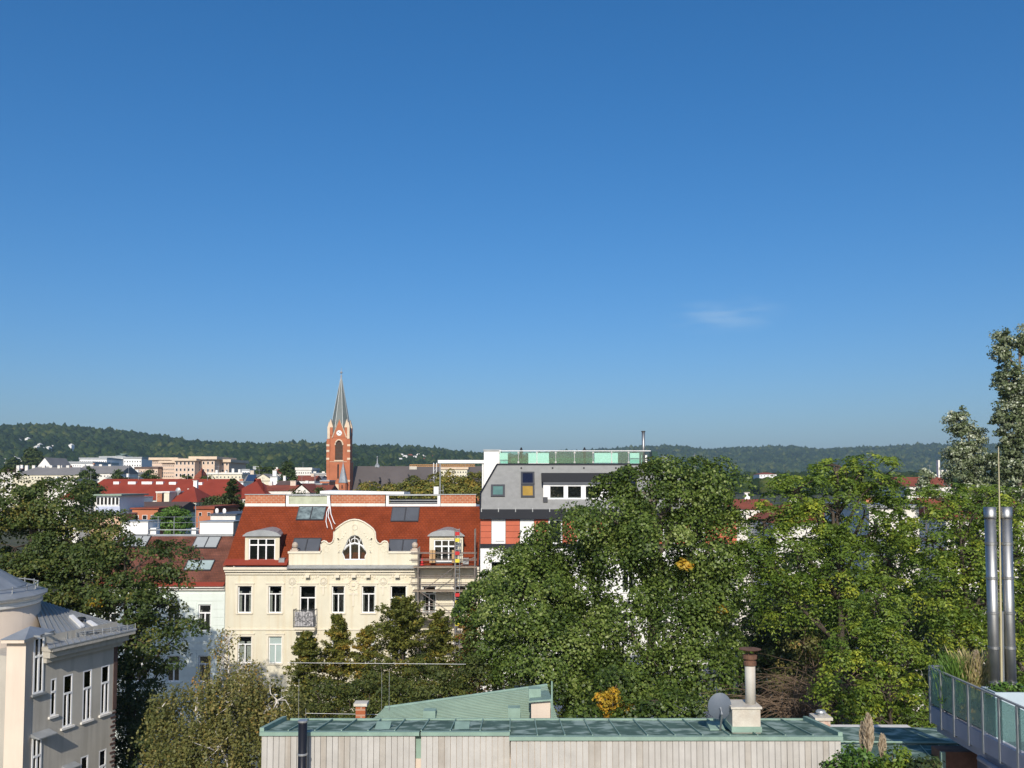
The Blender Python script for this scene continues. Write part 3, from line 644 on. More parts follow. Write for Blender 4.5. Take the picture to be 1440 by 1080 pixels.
for sgn in (-1, 1):
    for k in range(16):
        t = k / 15; px = 499 + sgn * (13 + 15 * t + 5 * math.sin(t * 5)); py = 749 + 26 * t + 4 * math.sin(t * 9)
        c = at(px, py, GY); s = .05; b.box(c.x - s, c.x + s, GY - .04, GY - .002, c.z - s, c.z + s)
    for k in range(12):
        t = k * .55; rr = .12 + .035 * k * .5; c = at(499 + sgn * 40, 771, GY); b.box(c.x + rr * math.cos(t) - .03, c.x + rr * math.cos(t) + .03, GY - .04, GY - .002, c.z + rr * math.sin(t) - .03, c.z + rr * math.sin(t) + .03)
for k in range(12):
    t = k * .5236; c = at(499, 741, GY); b.box(c.x + .2 * math.cos(t) - .04, c.x + .2 * math.cos(t) + .04, GY - .045, GY - .002, c.z + .2 * math.sin(t) - .04, c.z + .2 * math.sin(t) + .04)
b.build('relief', M['cream_trim'], gb)['kind'] = 'stuff'
gw = MB(); yy = GY + .14
def bar(p, w=.05): gw.tube([Vector((x, yy, z)) for x, z in wz(p)], w, None, 4)
bar([(28, 664), (20, 635), (6, 602), (18, 565), (40, 520), (62, 470), (90, 440), (130, 428), (168, 440), (194, 470), (212, 520), (230, 565), (244, 602), (228, 635), (222, 664), (28, 664)], .055)
bar([(84, 664), (84, 520)], .075); bar([(168, 664), (168, 520)], .075); bar([(20, 568), (50, 536), (84, 516), (126, 506), (168, 516), (202, 536), (232, 572)], .075)
bar([(84, 516), (72, 462)], .04); bar([(168, 516), (182, 462)], .04); bar([(126, 506), (126, 430)], .03); bar([(84, 516), (96, 470), (126, 455), (156, 470), (168, 516)], .04)
gwo = gw.build('window', M['whiteframe'], gb)
MB().prism(wz([(28, 664), (20, 635), (6, 602), (18, 565), (40, 520), (62, 470), (90, 440), (130, 428), (168, 440), (194, 470), (212, 520), (230, 565), (244, 602), (228, 635), (222, 664)]), yy + .01, yy + .03).build('pane', M['glass'], gwo)
xs_ = wz([(5, 668), (245, 424)]); MB().box(xs_[0][0] + .1, xs_[1][0] - .1, GY + .95, GY + 1, xs_[0][1], xs_[1][1]).build('interior', M['dark'], gwo)
for p in (414, 583):
    c = at(p, 777, FY); b = MB(); b.box(c.x - .3, c.x + .3, FY - .1, FY + .45, c.z - .02, c.z + .22); b.box(c.x - .2, c.x + .2, FY, FY + .35, c.z + .221, c.z + .32)
    b.lathe((c.x, FY + .17), [(.1, c.z + .321), (.2, c.z + .42), (.235, c.z + .56), (.19, c.z + .70), (.07, c.z + .78)], 14); b.build('stone_ball_finial', M['stone'], gb, False)
# dormers
def dormer(p0, p1, w0, w1, wt, wb):
    DY = FY + .03
    def X(p, q=775): return xat(p, q, DY)
    def Z(q): return zat(q, DY)
    x0, x1, z0, z1 = X(p0), X(p1), Z(793), Z(753); h = (X(w0), X(w1), Z(wb), Z(wt))
    b = MB().wall(x0, x1, z0, z1, DY, [h], .2); yb_ = DY + (z1 - zrb) - .0
    b.quad((x0, yb_ + 1, z0), (x0, DY, z0), (x0, DY, z1), (x0, yb_ + 1, z1)); o = b.build('dormer', M['cream'], ch)
    MB().quad((x1, DY, z0), (x1, yb_ + 1, z0), (x1, yb_ + 1, z1), (x1, DY, z1)).build('cheek', M['anthra'], o)  # dark sheet stands in for shade on the right cheek; left side stays cream
    # curved zinc cap
    r = MB(); k = 10; pr = []
    for i in range(k + 1):
        t = i / k; pr.append((x0 - .12 + (x1 - x0 + .24) * t, z1 + .02 + .40 * math.sin(math.pi * t) ** .55))
    pr = [(x0 - .15, z1 - .05)] + pr + [(x1 + .15, z1 - .05)]
    r.prism(pr, DY - .22, DY - .16); xm = (x0 + x1) / 2
    r.add([(x, DY - .16, z + .0) for x, z in pr] + [(x * .55 + xm * .45, yb_ + 1.1, z + .12) for x, z in pr], [(i, i + 1, len(pr) + i + 1, len(pr) + i) for i in range(len(pr) - 1)])
    r.build('cap', M['zinc'], o); window(o, *h, DY, transom=.3, mull=2, tmull=2, fw=.09, rec=.06, sillmat=M['zinc'], roomd=.1); 
    MB().box(x1 + .02, x1 + .45, DY - .3, DY + .3, z0 + .0, z0 + .45).build('flashing', M['zinc'], o)
dormer(344.5, 393, 349.5, 387, 757, 788.5); dormer(604, 651, 610, 642, 759, 790)
# brick parapets of the roof terrace
PY = 72.62
def parap(p0, p1, q0=696, q1=708):
    xa, xb = xat(p0, 700, PY), xat(p1, 700, PY); za, zb = zat(712.5, PY), zat(q0, PY)
    o = MB().box(xa, xb, PY, PY + .3, zat(q1, PY), zb).build('parapet', M['brick'], ch)
    MB().box(xa - .02, xb + .02, PY - .05, PY + .34, za - .1, zat(q1, PY) - .003).build('base_course', M['offwhite'], o); MB().box(xa - .05, xb + .05, PY - .06, PY + .36, zb + .003, zb + .07).build('coping', M['zinc'], o)
parap(345, 401); parap(465, 541.5); parap(620, 669)
for p0, p1, gl in ((402.5, 464, True), (543, 619, False)):
    xa, xb = xat(p0, 700, PY), xat(p1, 700, PY); z0 = zat(712.5, PY); zt = zat(697, PY); b = MB()
    b.box(xa, xb, PY - .04, PY + .3, z0 - .1, z0 + .2); b.box(xa, xa + .22, PY - .04, PY + .25, z0 + .2, zt); b.box(xb - .22, xb, PY - .04, PY + .25, z0 + .2, zt); o = b.build('terrace_opening', M['white'], ch)
    MB().box(xa - .02, xb + .02, PY - .07, PY + .34, zt + .002, zt + .12).build('lintel', M['zinc'], o)
    if gl:
        MB().box(xa + .23, xb - .23, PY + .05, PY + .07, z0 + .2, zt - .02).build('glass_screen', mat('ribbed_screen', (.42, .45, .33), var=.15, scale=2), o)
    else:
        for q in (.28, .5): MB().box(xa + .23, xb - .23, PY + .05, PY + .1, z0 + q, z0 + q + .05).build('rail', M['steel'], o)
        MB().box(xa + .23, xb - .23, PY + .8, PY + .85, z0 + .0, zt - .25).build('back_wall', M['darkframe'], o)
b = MB(); za = zat(690.5, 74); b.slab([(xat(450, 692, 74), 74, za), (xat(568, 692, 74), 74, za - .05), (xat(572, 692, 74), 76.5, za - .1), (xat(456, 692, 74), 76.5, za + .06)], (0, 0, -.22))
tag(b.build('roof_tarpaulin', M['white']), 'white membrane sheet laid along the top of the cream house roof', 'tarpaulin')
# hanging cables
t = thing('cable_bundle', 'white cables hanging down the red tiled roof left of the gable', 'cable', at(462, 700, 72))
for k, (pts) in enumerate([[(463, 699), (463, 712), (460, 722), (459, 735), (461, 744)], [(463, 699), (464, 714), (462, 728), (466, 738), (468, 746)], [(463, 700), (465, 714), (466, 725), (470, 736), (472, 739)]]):
    MB().tube([hit(x, y, Rm.translation, Rn) + Rn * (.06 + .02 * k) + Vector((0, -.12, .05)) if y > 712 else at(x, y, 72.3) for x, y in pts], .045, .03, 5).build('cable', M['cable'], t, True)
# post with a white box and the white beam
t = thing('steel_mast', 'thin steel mast carrying white antenna box on the cream house roof', 'mast', at(619, 700, 74))
b = MB(); c0 = at(619, 706, 74); c1 = at(619, 652, 74); b.tube([c0, c1], .05, .04, 6); b.tube([c0 + Vector((.25, 0, 0)), at(623, 682, 74)], .025, None, 5); b.tube([at(611, 690, 74), at(624, 690, 74)], .025, None, 5); b.tube([at(611, 679, 74), at(611, 668, 74)], .02, None, 5); b.build('pole', M['steel'], t)
c = at(613.5, 690, 74); MB().box(c.x - .2, c.x + .2, 73.85, 74.1, c.z - .33, c.z + .33).build('antenna_box', M['white'], t)
# ------------------------------------------------------------------ scaffold
s = thing('scaffold', 'scaffolding with red and yellow ladder plates at the right dormer of the cream house', 'scaffold', at(630, 900, 67))
sy0, sy1 = FY - 1.35, FY - .35
for p in (588.5, 640, 668):
    for yq in (sy0, sy1):
        c = at(p, 850, FY - .9); MB().tube([(c.x, yq, 0), (c.x, yq, Z68(768 if p == 588.5 else 743))], .05, None, 6).build('standard', M['scafsteel'], s)
for q in (795, 828, 867, 905):
    xa, xb = X68(583), X68(671); z = Z68(q); MB().box(xa, xb, sy0 - .05, sy1 + .05, z - .06, z).build('deck', M['plank'], s)
    for yq in (sy0, sy1):
        for dz in (.5, 1.0): MB().tube([(xa - .25, yq, z + dz), (xb, yq, z + dz)], .03, None, 5).build('rail', M['scafsteel'], s)
for (a, b_) in (((598, 828), (640, 797)), ((590, 832), (640, 866)), ((646, 796), (668, 783)), ((646, 866), (668, 895)), ((590, 905), (640, 868))):
    MB().tube([at(*a, sy0 + .02), at(*b_, sy0 + .02)], .03, None, 5).build('brace', M['scafsteel'], s)
lad = MB()
for p in (640.5, 646):
    c = at(p, 850, sy0 - .12); lad.tube([(c.x, sy0 - .12, Z68(930)), (c.x, sy0 - .12, Z68(742))], .025, None, 5)
c = at(643, 850, sy0 - .12)
for k in range(34): z = Z68(928) + k * .3; lad.box(c.x - .15, c.x + .15, sy0 - .135, sy0 - .105, z, z + .025)
lad.build('ladder', M['steel'], s)
for q, mm in ((750.5, 'redpaint'), (759.5, 'yellowpaint'), (778, 'redpaint'), (788.5, 'yellowpaint'), (836.5, 'redpaint'), (847, 'yellowpaint'), (866.5, 'redpaint'), (877.5, 'yellowpaint'), (896, 'redpaint')):
    c = at(643.2, q, sy0 - .16); MB().box(c.x - .16, c.x + .16, sy0 - .2, sy0 - .15, c.z - .13, c.z + .13).build('warning_plate', M[mm], s)
for p in (606.5, 610, 637.5): 
    c = at(p, 782, FY - .5); MB().box(c.x - .11, c.x + .11, FY - .5, FY - .46, c.z - .5, c.z + .45).build('toe_board', M['tan'], s)
c = at(593.5, 794.8, FY - .8); b = MB(); b.lathe((c.x, FY - .8), [(.17, c.z), (.17, c.z + .04), (.12, c.z + .05), (.03, c.z + .55)], 12); tag(b.build('traffic_cone', M['redpaint']), 'small red cone on the scaffold deck', 'cone')
# ================================================================== MINT HOUSE (left neighbour)
mx0, mx1 = X68(128), cx0 - .02
mh = thing('mint_house', 'pale mint house with brown tiled roof left of the cream house', 'house', ((mx0 + mx1) / 2, FY, 0))
ze = Z68(826)
hl = [(X68(a, q0), X68(e, q0), Z68(q1), Z68(q0)) for a, e, q0, q1 in ((279, 297, 850, 888), (235, 253, 850, 888), (190, 208, 850, 888), (146, 164, 850, 888), (279, 297, 922, 959), (235, 253, 922, 959), (190, 208, 922, 959))]
MB().wall(mx0, mx1, 0, ze, FY, hl, .2).box(mx0, mx1, FY + 1.2, FY + 12, 0, ze - .3).build('wall', M['mint'], mh)
for k, h in enumerate(hl): window(mh, *h, FY, transom=.32, mull=1, curtain=.22 if k % 2 == 0 else 0, fw=.09, sillmat=M['mint'], surround=None)
for k in range(16):                                # rusticated plaster bands, interrupted by the windows
    z0 = ze - .75 - k * .62
    cuts = sorted([(h[0] - .14, h[1] + .14) for h in hl if h[2] - .12 < z0 + .3 and h[3] + .1 > z0 - .25]); a = mx0
    for c0_, c1_ in cuts + [(mx1, mx1)]:
        if c0_ > a + .05: MB().box(a, c0_ - (.0 if c0_ < mx1 else .02), FY - .035, FY - .002, z0 - .27, z0 + .29).build('plaster_band', M['mint'], mh)
        a = c1_
b = MB(); b.box(mx0 - .1, mx1, FY - .4, FY, ze, ze + .14); b.box(mx0, mx1, FY - .2, FY, ze - .2, ze - .003); b.build('cornice', M['offwhite'], mh)
mzb, mzt = ze + .14, zat(754, 72.8)
MB().slab([(mx0, FY - .3, mzb), (mx1, FY - .3, mzb), (mx1, 72.8, mzt), (mx0, 72.8, mzt)], (0, .1, -.1)).build('roof', M['browntile'], mh)
MB().slab([(mx0 - .1, FY - .5, mzb - .01), (mx1, FY - .5, mzb - .01), (mx1, FY - .1, mzb + .22), (mx0 - .1, FY - .1, mzb + .22)], (0, .03, .05)).build('gutter', M['farred'], mh)
MB().slab([(mx0 - .25, FY - .35, mzb - .6), (mx0 - .25, FY - .35, mzb + .18), (mx0 - .25, 72.8, mzt + .25), (mx0 - .25, 73.2, mzt - 3)], (.35, 0, 0)).build('fire_wall', M['white'], mh)
Rm, Rn = plane_frame(Vector((0, FY - .3, mzb)), (1, 0, 0), (0, 73.1 - FY, mzt - mzb)); Rinv = Rm.inverted()
sky_px(mh, 178, 213.5, 754.5, 770, cols=3, pane=M['lightshutter']); sky_px(mh, 277, 312, 755.5, 771.5, cols=2, pane=M['lightshutter']); sky_px(mh, 265, 303, 788.5, 803, cols=2, pane=mat('pale_glass', (.36, .44, .42), rough=.15, spec=.6))
for p0, p1, q0 in ((170, 208, 734), (281, 328, 734.5)):
    za = zat(753.5, 73); zb = zat(q0, 73); xa, xb = xat(p0, 740, 73), xat(p1, 740, 73); o = MB().box(xa, xb, 73, 75.5, za - .5, zb).build('roof_wall', M['white'], mh); MB().box(xa - .06, xb + .06, 72.93, 75.6, zb + .003, zb + .08).build('coping', M['zinc'], o)
    MB().box(xa, xb, 72.9, 72.99, za - .2, za + .16).build('flashing', M['zinc'], o)
xa, xb = xat(208, 745, 73.2), xat(281, 745, 73.2); r = MB()
for q in (745, 752): z = zat(q, 73.2); r.box(xa, xb, 73.2, 73.25, z - .04, z + .04)
r.box(xa, xb, 73.1, 73.6, zat(755, 73.2), zat(753, 73.2))
r.build('terrace_rail', M['zinc'], mh)
for p, w in ((216, 8), (273, 6)): c = at(p, 748, 73.4); MB().box(c.x - w * .03, c.x + w * .03, 73.3, 74, zat(753, 73.4), zat(742.5, 73.4)).build('chimney', M['white'], mh)
t = thing('antenna_frame', 'wire fence frame of thin posts on the flat roof behind the mint house', 'fence', at(245, 750, 74))
for p in (222, 244.5, 274.5, 279): 
    c = at(p, 750, 74); MB().tube([(c.x, 74, c.z - .3), (c.x, 74, zat(708 if p == 274.5 else 726, 74))], .03, None, 5).build('post', M['steel'], t)
for q in (727, 735): MB().tube([at(211, q, 74), at(280, q, 74)], .018, None, 4).build('wire', M['steel'], t)
# ================================================================== GREY MODERN BUILDING
gx0, gx1 = X68(675.5), X68(1036)
gh = thing('grey_mansard_building', 'white house with grey slate mansard, terracotta band and green glass roof terrace', 'house', ((gx0 + gx1) / 2, FY, 0))
zg = Z68(731)
hl = []
for q0, q1 in ((790, 832), (862, 904), (934, 976)):
    for p in range(700, 1030, 46): hl.append((X68(p - 10, q0), X68(p + 10, q0), Z68(q1), Z68(q0)))
MB().wall(gx0, gx1, 0, Z68(770), FY, hl, .22).box(gx0, gx1, FY + 1.2, FY + 12, 0, zg - .3).quad((gx1, FY, 0), (gx1, FY + 12, 0), (gx1, FY + 12, zg), (gx1, FY, zg)).build('wall', M['white'], gh)
for h in hl: window(gh, *h, FY, transom=.3, mull=1, curtain=.2, sill=True, surround=None)
b = MB().box(gx0, gx1, FY - .12, FY + .2, Z68(770), Z68(765)).build('dark_band', M['anthra'], gh)
band0, band1 = Z68(765) + .002, Z68(730)
MB().box(gx0, gx1, FY + .03, FY + .2, band0, band1).build('panel_backing', M['anthra'], gh)
blanks = [(691, 711), (731, 751), (771, 791), (811, 831), (851, 871), (891, 911), (931, 951), (971, 991)]
edges = [675.5] + [v for t_ in blanks for v in t_] + [1036]
nrow = 4
for k in range(0, len(edges), 2):                     # terracotta panels, one by one
    xa, xb = X68(edges[k], 745), X68(edges[k + 1], 745); nc = max(1, round((xb - xa) / .9)); w = (xb - xa) / nc; hh = (band1 - band0) / nrow
    for r_ in range(nrow):
        for c_ in range(nc):
            e = .0035 * ((r_ * 7 + c_ * 3 + k) % 4)
            MB().box(xa + c_ * w + .012, xa + (c_ + 1) * w - .012, FY - .03 - e, FY + .028, band0 + r_ * hh + .012, band0 + (r_ + 1) * hh - .012).build('terracotta_panel', M['terracotta'], gh)
for k, (a, e) in enumerate(blanks):
    xa, xb = X68(a, 745), X68(e, 745)
    if k == 2 or k > 4: window(gh, xa + .02, xb - .02, band0, band1, FY - .1, transom=.0, mull=0, fw=.12, rec=.05, sill=False)
    else:
        o = MB().box(xa + .015, xb - .015, FY - .02, FY + .028, band0 + .02, band1 - .02).build('white_panel', M['white'], gh); MB().box(xa + .3, xb - .1, FY - .03, FY - .021, band0 + .18, band0 + .25).build('rail_slot', M['steel'], o)
z0, z1 = Z68(729.5), Z68(716); MB().box(gx0 - .05, gx1, FY - .35, FY + .3, z0, z1).build('eaves_fascia', M['anthra'], gh)
for k, p in enumerate(range(677, 1030, 24)):
    c = at(p, 718, FY - .4); MB().box(c.x - .03, c.x + .03, FY - .38, FY - .352, z1 - .2, z1 + .1).build('snow_hook', M['steel'], gh)
# slate mansard, hipped at both ends
GT = 70.6
zt = zat(653.5, GT); zm = zat(694, 68.9)
A = [(gx0, FY - .2, z1), (gx1 - .4, FY - .2, z1), (xat(985, 700, 68.9), 68.9, zm), (xat(933, 653.5, GT), GT, zt), (xat(699.5, 653.5, GT), GT, zt), (gx0, 68.9, zm)]
pn = (Vector(A[1]) - Vector(A[0])).cross(Vector(A[4]) - Vector(A[0])).normalized()
yl = lambda z: FY - .2 + (GT - FY + .2) * (z - z1) / (zt - z1)
A = [(x, yl(z), z) for x, y, z in A]
MB().slab(A, (0, .1, -.1)).build('mansard', M['slate'], gh)
MB().slab([A[5], A[4], (A[4][0], GT + 8, zt), (A[5][0], GT + 8, zm)], (.1, 0, -.1)).build('hip_slope', M['slate'], gh)
MB().slab([A[3], A[2], (A[2][0] + .3, GT + 8, A[2][2]), (A[3][0], GT + 8, zt)], (-.1, 0, -.1)).build('hip_slope', M['slate'], gh)
MB().tube([Vector(A[0]) + Vector((-.02, -.04, .05)), Vector(A[5]) + Vector((-.02, -.04, .03)), Vector(A[4]) + Vector((-.02, -.04, .03))], .07, None, 5).build('verge_trim', M['anthra'], gh)
MB().box(A[4][0], A[3][0], GT + .12, GT + 8, zt - .3, zt - .02).build('terrace_floor', M['zinc'], gh)
MB().box(A[4][0] - .05, A[3][0] + .05, GT - .06, GT + .1, zt - .05, zt + .1).build('roof_edge', M['anthra'], gh)
Rm, Rn = plane_frame(Vector(A[0]), (1, 0, 0), Vector(A[4]) * Vector((0, 1, 1)) - Vector(A[0]) * Vector((0, 1, 1))); Rinv = Rm.inverted()
tealglass = mat('teal_reflecting_glass', (.10, .19, .17), var=.2, rough=.1, spec=.8); navy = mat('dark_blue_glass', (.012, .014, .03), rough=.08, spec=.7); ochre = mat('glass_with_yellow_blind', (.34, .22, .05), var=.2, rough=.2)
sky_px(gh, 690.5, 710, 682.5, 699, cols=1, pane=tealglass, fw=.16)
sky_px(gh, 732.5, 751.5, 664.5, 682, cols=1, pane=navy, fw=.14); sky_px(gh, 732.5, 751.5, 682.6, 700, cols=1, pane=ochre, fw=.14)
sky_px(gh, 883, 893, 667, 690, cols=1, pane=navy, fw=.1)
for p in (733, 777, 821, 866): q = hit(p, 658.5, Rm.translation, Rn); MB().box(q.x - .06, q.x + .06, q.y - .1, q.y + .1, q.z - .03, q.z + .08).build('vent', M['anthra'], gh)
# box dormer
DY = 68.35
def Xd(p, q=685): return xat(p, q, DY)
def Zd(q): return zat(q, DY)
o = MB().box(Xd(762), Xd(872), DY - .02, GT + .5, Zd(677.5), Zd(665)).build('dormer', M['anthra'], gh)
MB().box(Xd(764), Xd(870), DY + .02, DY + .04, Zd(682), Zd(677.5) - .002).build('head_band', M['shutter'], o)
hl = [(Xd(772), Xd(794.5), Zd(702), Zd(682)), (Xd(797), Xd(819), Zd(702), Zd(682)), (Xd(822), Xd(844), Zd(702), Zd(682))]
MB().wall(Xd(764), Xd(870), Zd(704), Zd(682) + .001, DY + .05, hl, .15).build('dormer_front', M['white'], o)
for h in hl: window(o, *h, DY + .05, transom=0, mull=0, fw=.10, rec=.02, sill=False, roomd=.06)
MB().quad((Xd(764), GT, Zd(704)), (Xd(764), DY + .05, Zd(704)), (Xd(764), DY + .05, Zd(678)), (Xd(764), GT, Zd(678))).build('cheek', M['anthra'], o)
MB().box(Xd(763.5), Xd(770), DY - .25, DY + .04, Zd(706), Zd(699)).build('step_box', M['darkframe'], o)
# roof terrace glass
bx = [702, 729, 755, 781.5, 808, 834, 860, 884, 905]
zb_, zt_ = zt + .1, zat(634.5, GT - .02); GG = GT - .02
for k in range(len(bx) - 1):
    xa, xb = xat(bx[k], 645, GG), xat(bx[k + 1], 645, GG)
    MB().box(xa + .03, xb - .03, GG, GG + .02, zb_ + .03, zt_ - .04).build('glass_panel', M['greenglass'], gh)
    MB().box(xa - .02, xa + .02, GG + .03, GG + .07, zb_, zt_).build('glass_post', M['steel'], gh)
    for zz in (zb_ + .1, zt_ - .12): MB().box(xa - .07, xa + .07, GG - .03, GG - .002, zz - .06, zz + .06).build('clamp', M['chrome'], gh)
MB().box(xat(702, 640, GG), xat(915, 640, GG), GG, GG + .06, zt_, zt_ + .06).build('handrail', M['whiteframe'], gh)
for p0, p1, q, dy in ((703, 714, 637, 1.2), (743, 772, 637, 1.8), (836, 869, 637, 1.6), (886, 899, 637, 1.0), (902, 910, 640, 1.0)):
    Yq = GT + dy; MB().box(xat(p0, 645, Yq), xat(p1, 645, Yq), Yq, Yq + 1.2, zt - .02, zat(q, Yq)).build('terrace_box', M['white'], gh)
o = MB().box(xat(719, 645, 72.8), xat(835, 645, 72.8), 72.8, 72.86, zt, zat(644, 72.8)).build('rear_rail_screen', M['greenglass'], gh)
xa, xb = xat(680.5, 640, 72.2), xat(704, 640, 72.2); o = MB().box(xa, xb, 72.2, 77, zm - 2, zat(634, 72.2)).build('stair_core', M['white'], gh); MB().box(xa - .06, xb + .06, 72.1, 77.1, zat(634, 72.2) + .003, zat(634, 72.2) + .1).build('coping', M['zinc'], o)
MB().box(xat(917, 642, 72), xat(925, 642, 72), 72, 73.4, zt, zat(635, 72)).build('plant_screen', mat('dark_green_screen', (.02, .06, .045), rough=.4), gh)
c = at(905, 650, 71.5); o = MB().tube([(c.x, 71.5, zt - .02), (c.x, 71.5, zat(607, 71.5))], .13, None, 12).build('flue', M['chrome'], gh, True)
MB().tube([(c.x, 71.5, zat(607.5, 71.5)), (c.x, 71.5, zat(606, 71.5))], .17, None, 12).build('rain_cap', M['darkframe'], o)
for p, q in ((733, 629), (822, 629), (892, 632)): c = at(p, 636, 73); MB().lathe((c.x, 73), [(.12, zt), (.1, c.z - .1), (.16, c.z), (.07, zat(q + 1, 73)), (.02, zat(q, 73))], 8).build('vent_pipe', M['anthra'], gh)
r = MB()
for k in range(15): p = 931 + k * 1.2; c = at(p, 650, 71 + k * .35); r.tube([(c.x, c.y, zt - .6), (c.x, c.y, zat(640 + k * .6, c.y))], .02, None, 4)
r.tube([at(931, 641, 71), at(948, 650, 76)], .03, None, 4); r.build('side_railing', M['steel'], gh)
b = MB(); za, zb = zat(651.5, 75), zat(647, 75); b.box(xat(616, 649, 75), xat(681, 649, 75), 74.8, 75.2, za, zb)
b.tube([at(679, 650, 75), (xat(679, 650, 75), 75, 17)], .08, None, 6); b.tube([at(619, 650, 75), (xat(619, 650, 75), 75, 19.3)], .05, None, 6)
tag(b.build('steel_beam', M['white']), 'white horizontal beam reaching left from the white stair core', 'beam')
t = thing('aerial', 'thin aerial with crossbars right of the glass terrace', 'aerial', at(977, 690, 74)); b = MB(); b.tube([(xat(977, 637, 74), 74, zg - .4), at(977, 637, 74)], .035, .02, 5); t_ = t
b.build('pole', M['steel'], t)
for q, w in ((641, 9), (656, 6), (648, 4)): MB().tube([at(977 - w * .3, q, 74), at(977 + w, q, 74)], .02, None, 4).build('crossbar', M['steel'], t)
# ================================================================== LEFT BUILDING (round tower)
A0 = at(65, 905, 38.0); th = Vector((.31, .951, 0)).normalized(); inn = Vector((-th.y, th.x, 0))
LM = Matrix((th, inn, Vector((0, 0, 1)))).transposed().to_4x4(); LM.translation = Vector((A0.x, A0.y, 0)); LI = LM.inverted()
def lw(px, py, off=0.0):                       # pixel -> (t, z) on the wall plane (or a plane parallel to it)
    q = LI @ hit(px, py, LM @ Vector((0, off, 0)), inn); return q.x, q.z
lb = thing('corner_building', 'beige plaster building with round corner tower and grey metal roof', 'building', (A0.x, A0.y, 0))
zle = lw(100, 906)[1]
WL = lw(163, 960)[0]
def wrect(c, w, q0, q1):
    t0, z1 = lw(c - w / 2, q0 + (w / 2) * .25); t1, _ = lw(c + w / 2, q0); z0 = lw(c, q1)[1]; zt_ = lw(c, q0)[1]; return (t0, t1, z0, zt_)
wins = [wrect(96, 13.5, 948.5, 1021), wrect(123.3, 12.5, 942, 1012.5), wrect(148.5, 12, 935.5, 1003), wrect(75.5, 8, 954, 1006), wrect(119, 11, 1063, 1130), wrect(144.5, 10.5, 1054, 1118), wrect(94, 11, 1079, 1146)]
bay = wrect(54.5, 14.5, 896, 974); bay2 = wrect(51.5, 13.5, 1036, 1115)
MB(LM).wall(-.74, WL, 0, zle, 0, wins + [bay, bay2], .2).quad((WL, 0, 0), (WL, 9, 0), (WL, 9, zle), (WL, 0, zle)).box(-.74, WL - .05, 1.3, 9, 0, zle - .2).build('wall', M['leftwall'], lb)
for k, h in enumerate(wins): window(lb, *h, 0, Mx=LM, transom=.36, mull=1 if k != 3 else 0, fw=.065, rec=.0, sillmat=M['offwhite'], surround=None)
for h in (bay, bay2): window(lb, *h, -.06, Mx=LM, transom=.34, mull=1, tmull=1, fw=.07, rec=.02, sillmat=M['zinc'])
h = bay2; MB(LM).hexa([(h[0] - .1, -.02, h[3] + .05), (h[0] - .1, -.5, h[3] + .0), (h[1] + .35, -.5, h[3] + .0), (h[1] + .35, -.02, h[3] + .05), (h[0] - .1, -.02, h[3] + .2), (h[0] - .1, -.5, h[3] + .05), (h[1] + .35, -.5, h[3] + .05), (h[1] + .35, -.02, h[3] + .2)]).build('canopy', M['zinc'], lb)
h = wins[6]; MB(LM).hexa([(h[0] - .1, -.02, h[3] + .02), (h[0] - .1, -.4, h[3] + .0), (h[1] + .2, -.4, h[3] + .0), (h[1] + .2, -.02, h[3] + .02), (h[0] - .1, -.02, h[3] + .15), (h[0] - .1, -.4, h[3] + .03), (h[1] + .2, -.4, h[3] + .03), (h[1] + .2, -.02, h[3] + .15)]).build('canopy', M['zinc'], lb)
# cornice
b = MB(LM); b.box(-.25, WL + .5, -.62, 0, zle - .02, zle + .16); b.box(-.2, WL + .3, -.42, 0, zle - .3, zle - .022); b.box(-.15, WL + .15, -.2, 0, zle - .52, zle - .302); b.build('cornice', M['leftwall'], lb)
# quoins of brick on the far corner
for k in range(26):
    z1 = lw(162, 1000)[1] - k * .2; w = .3 if k % 2 else .18; MB(LM).box(WL - w, WL + .03, -.03, .3, z1 - .09, z1).build('quoin', M['quoin'], lb)
MB(LM).box(WL - .18, WL + .04, -.03, .3, lw(162, 997)[1], zle - .53).build('pilaster_strip', M['quoin'], lb)
# standing seam roof: separate sheets
E0, E1 = Vector((-.5, -.64, zle + .17)), Vector((WL + .55, -.64, zle + .17))
ridge0 = LI @ at(44, 840, 44.5); ridge1 = LI @ at(120, 865, 45.5)
n = 15; seam = MB(LM)
for k in range(n):
    a, e = k / n, (k + 1) / n; p0, p1 = E0.lerp(E1, a), E0.lerp(E1, e); q0, q1 = ridge0.lerp(ridge1, a), ridge0.lerp(ridge1, e)
    MB(LM).slab([p0, p1, q1, q0], (0, 0, -.04)).build('roof_sheet', M['zinc'], lb)
    seam.tube([p1 + Vector((0, 0, .02)), q1 + Vector((0, 0, .02))], .022, None, 4)
seam.build('standing_seam', M['steel'], lb)
MB(LM).slab([E1, (WL + .55, 8.5, zle + .17), ridge1], (0, 0, -.04)).build('hip_sheet', M['zinc'], lb)
MB(LM).slab([ridge0, ridge1, (ridge1.x, 9.2, zle), (ridge0.x, 9.2, zle)], (0, 0, -.04)).build('rear_sheet', M['zinc'], lb)
s_ = E0.lerp(E1, .33).lerp(ridge0.lerp(ridge1, .33), .35); s2 = E0.lerp(E1, .52).lerp(ridge0.lerp(ridge1, .52), .22); up = Vector((0, 0, .1))
for k, (u, v0, v1) in enumerate(((.46, .30, .62), (.62, .2, .45))):
    a0, a1 = E0.lerp(E1, u).lerp(ridge0.lerp(ridge1, u), v0), E0.lerp(E1, u).lerp(ridge0.lerp(ridge1, u), v1); d = Vector((.26, 0, 0))
    MB(LM).hexa([a0 + Vector((0, 0, .01)), a0 + d + Vector((0, 0, .01)), a1 + d + Vector((0, 0, .01)), a1 + Vector((0, 0, .01)), a0 + up, a0 + d + up, a1 + d + up, a1 + up]).build('roof_hatch', M['white'], lb)
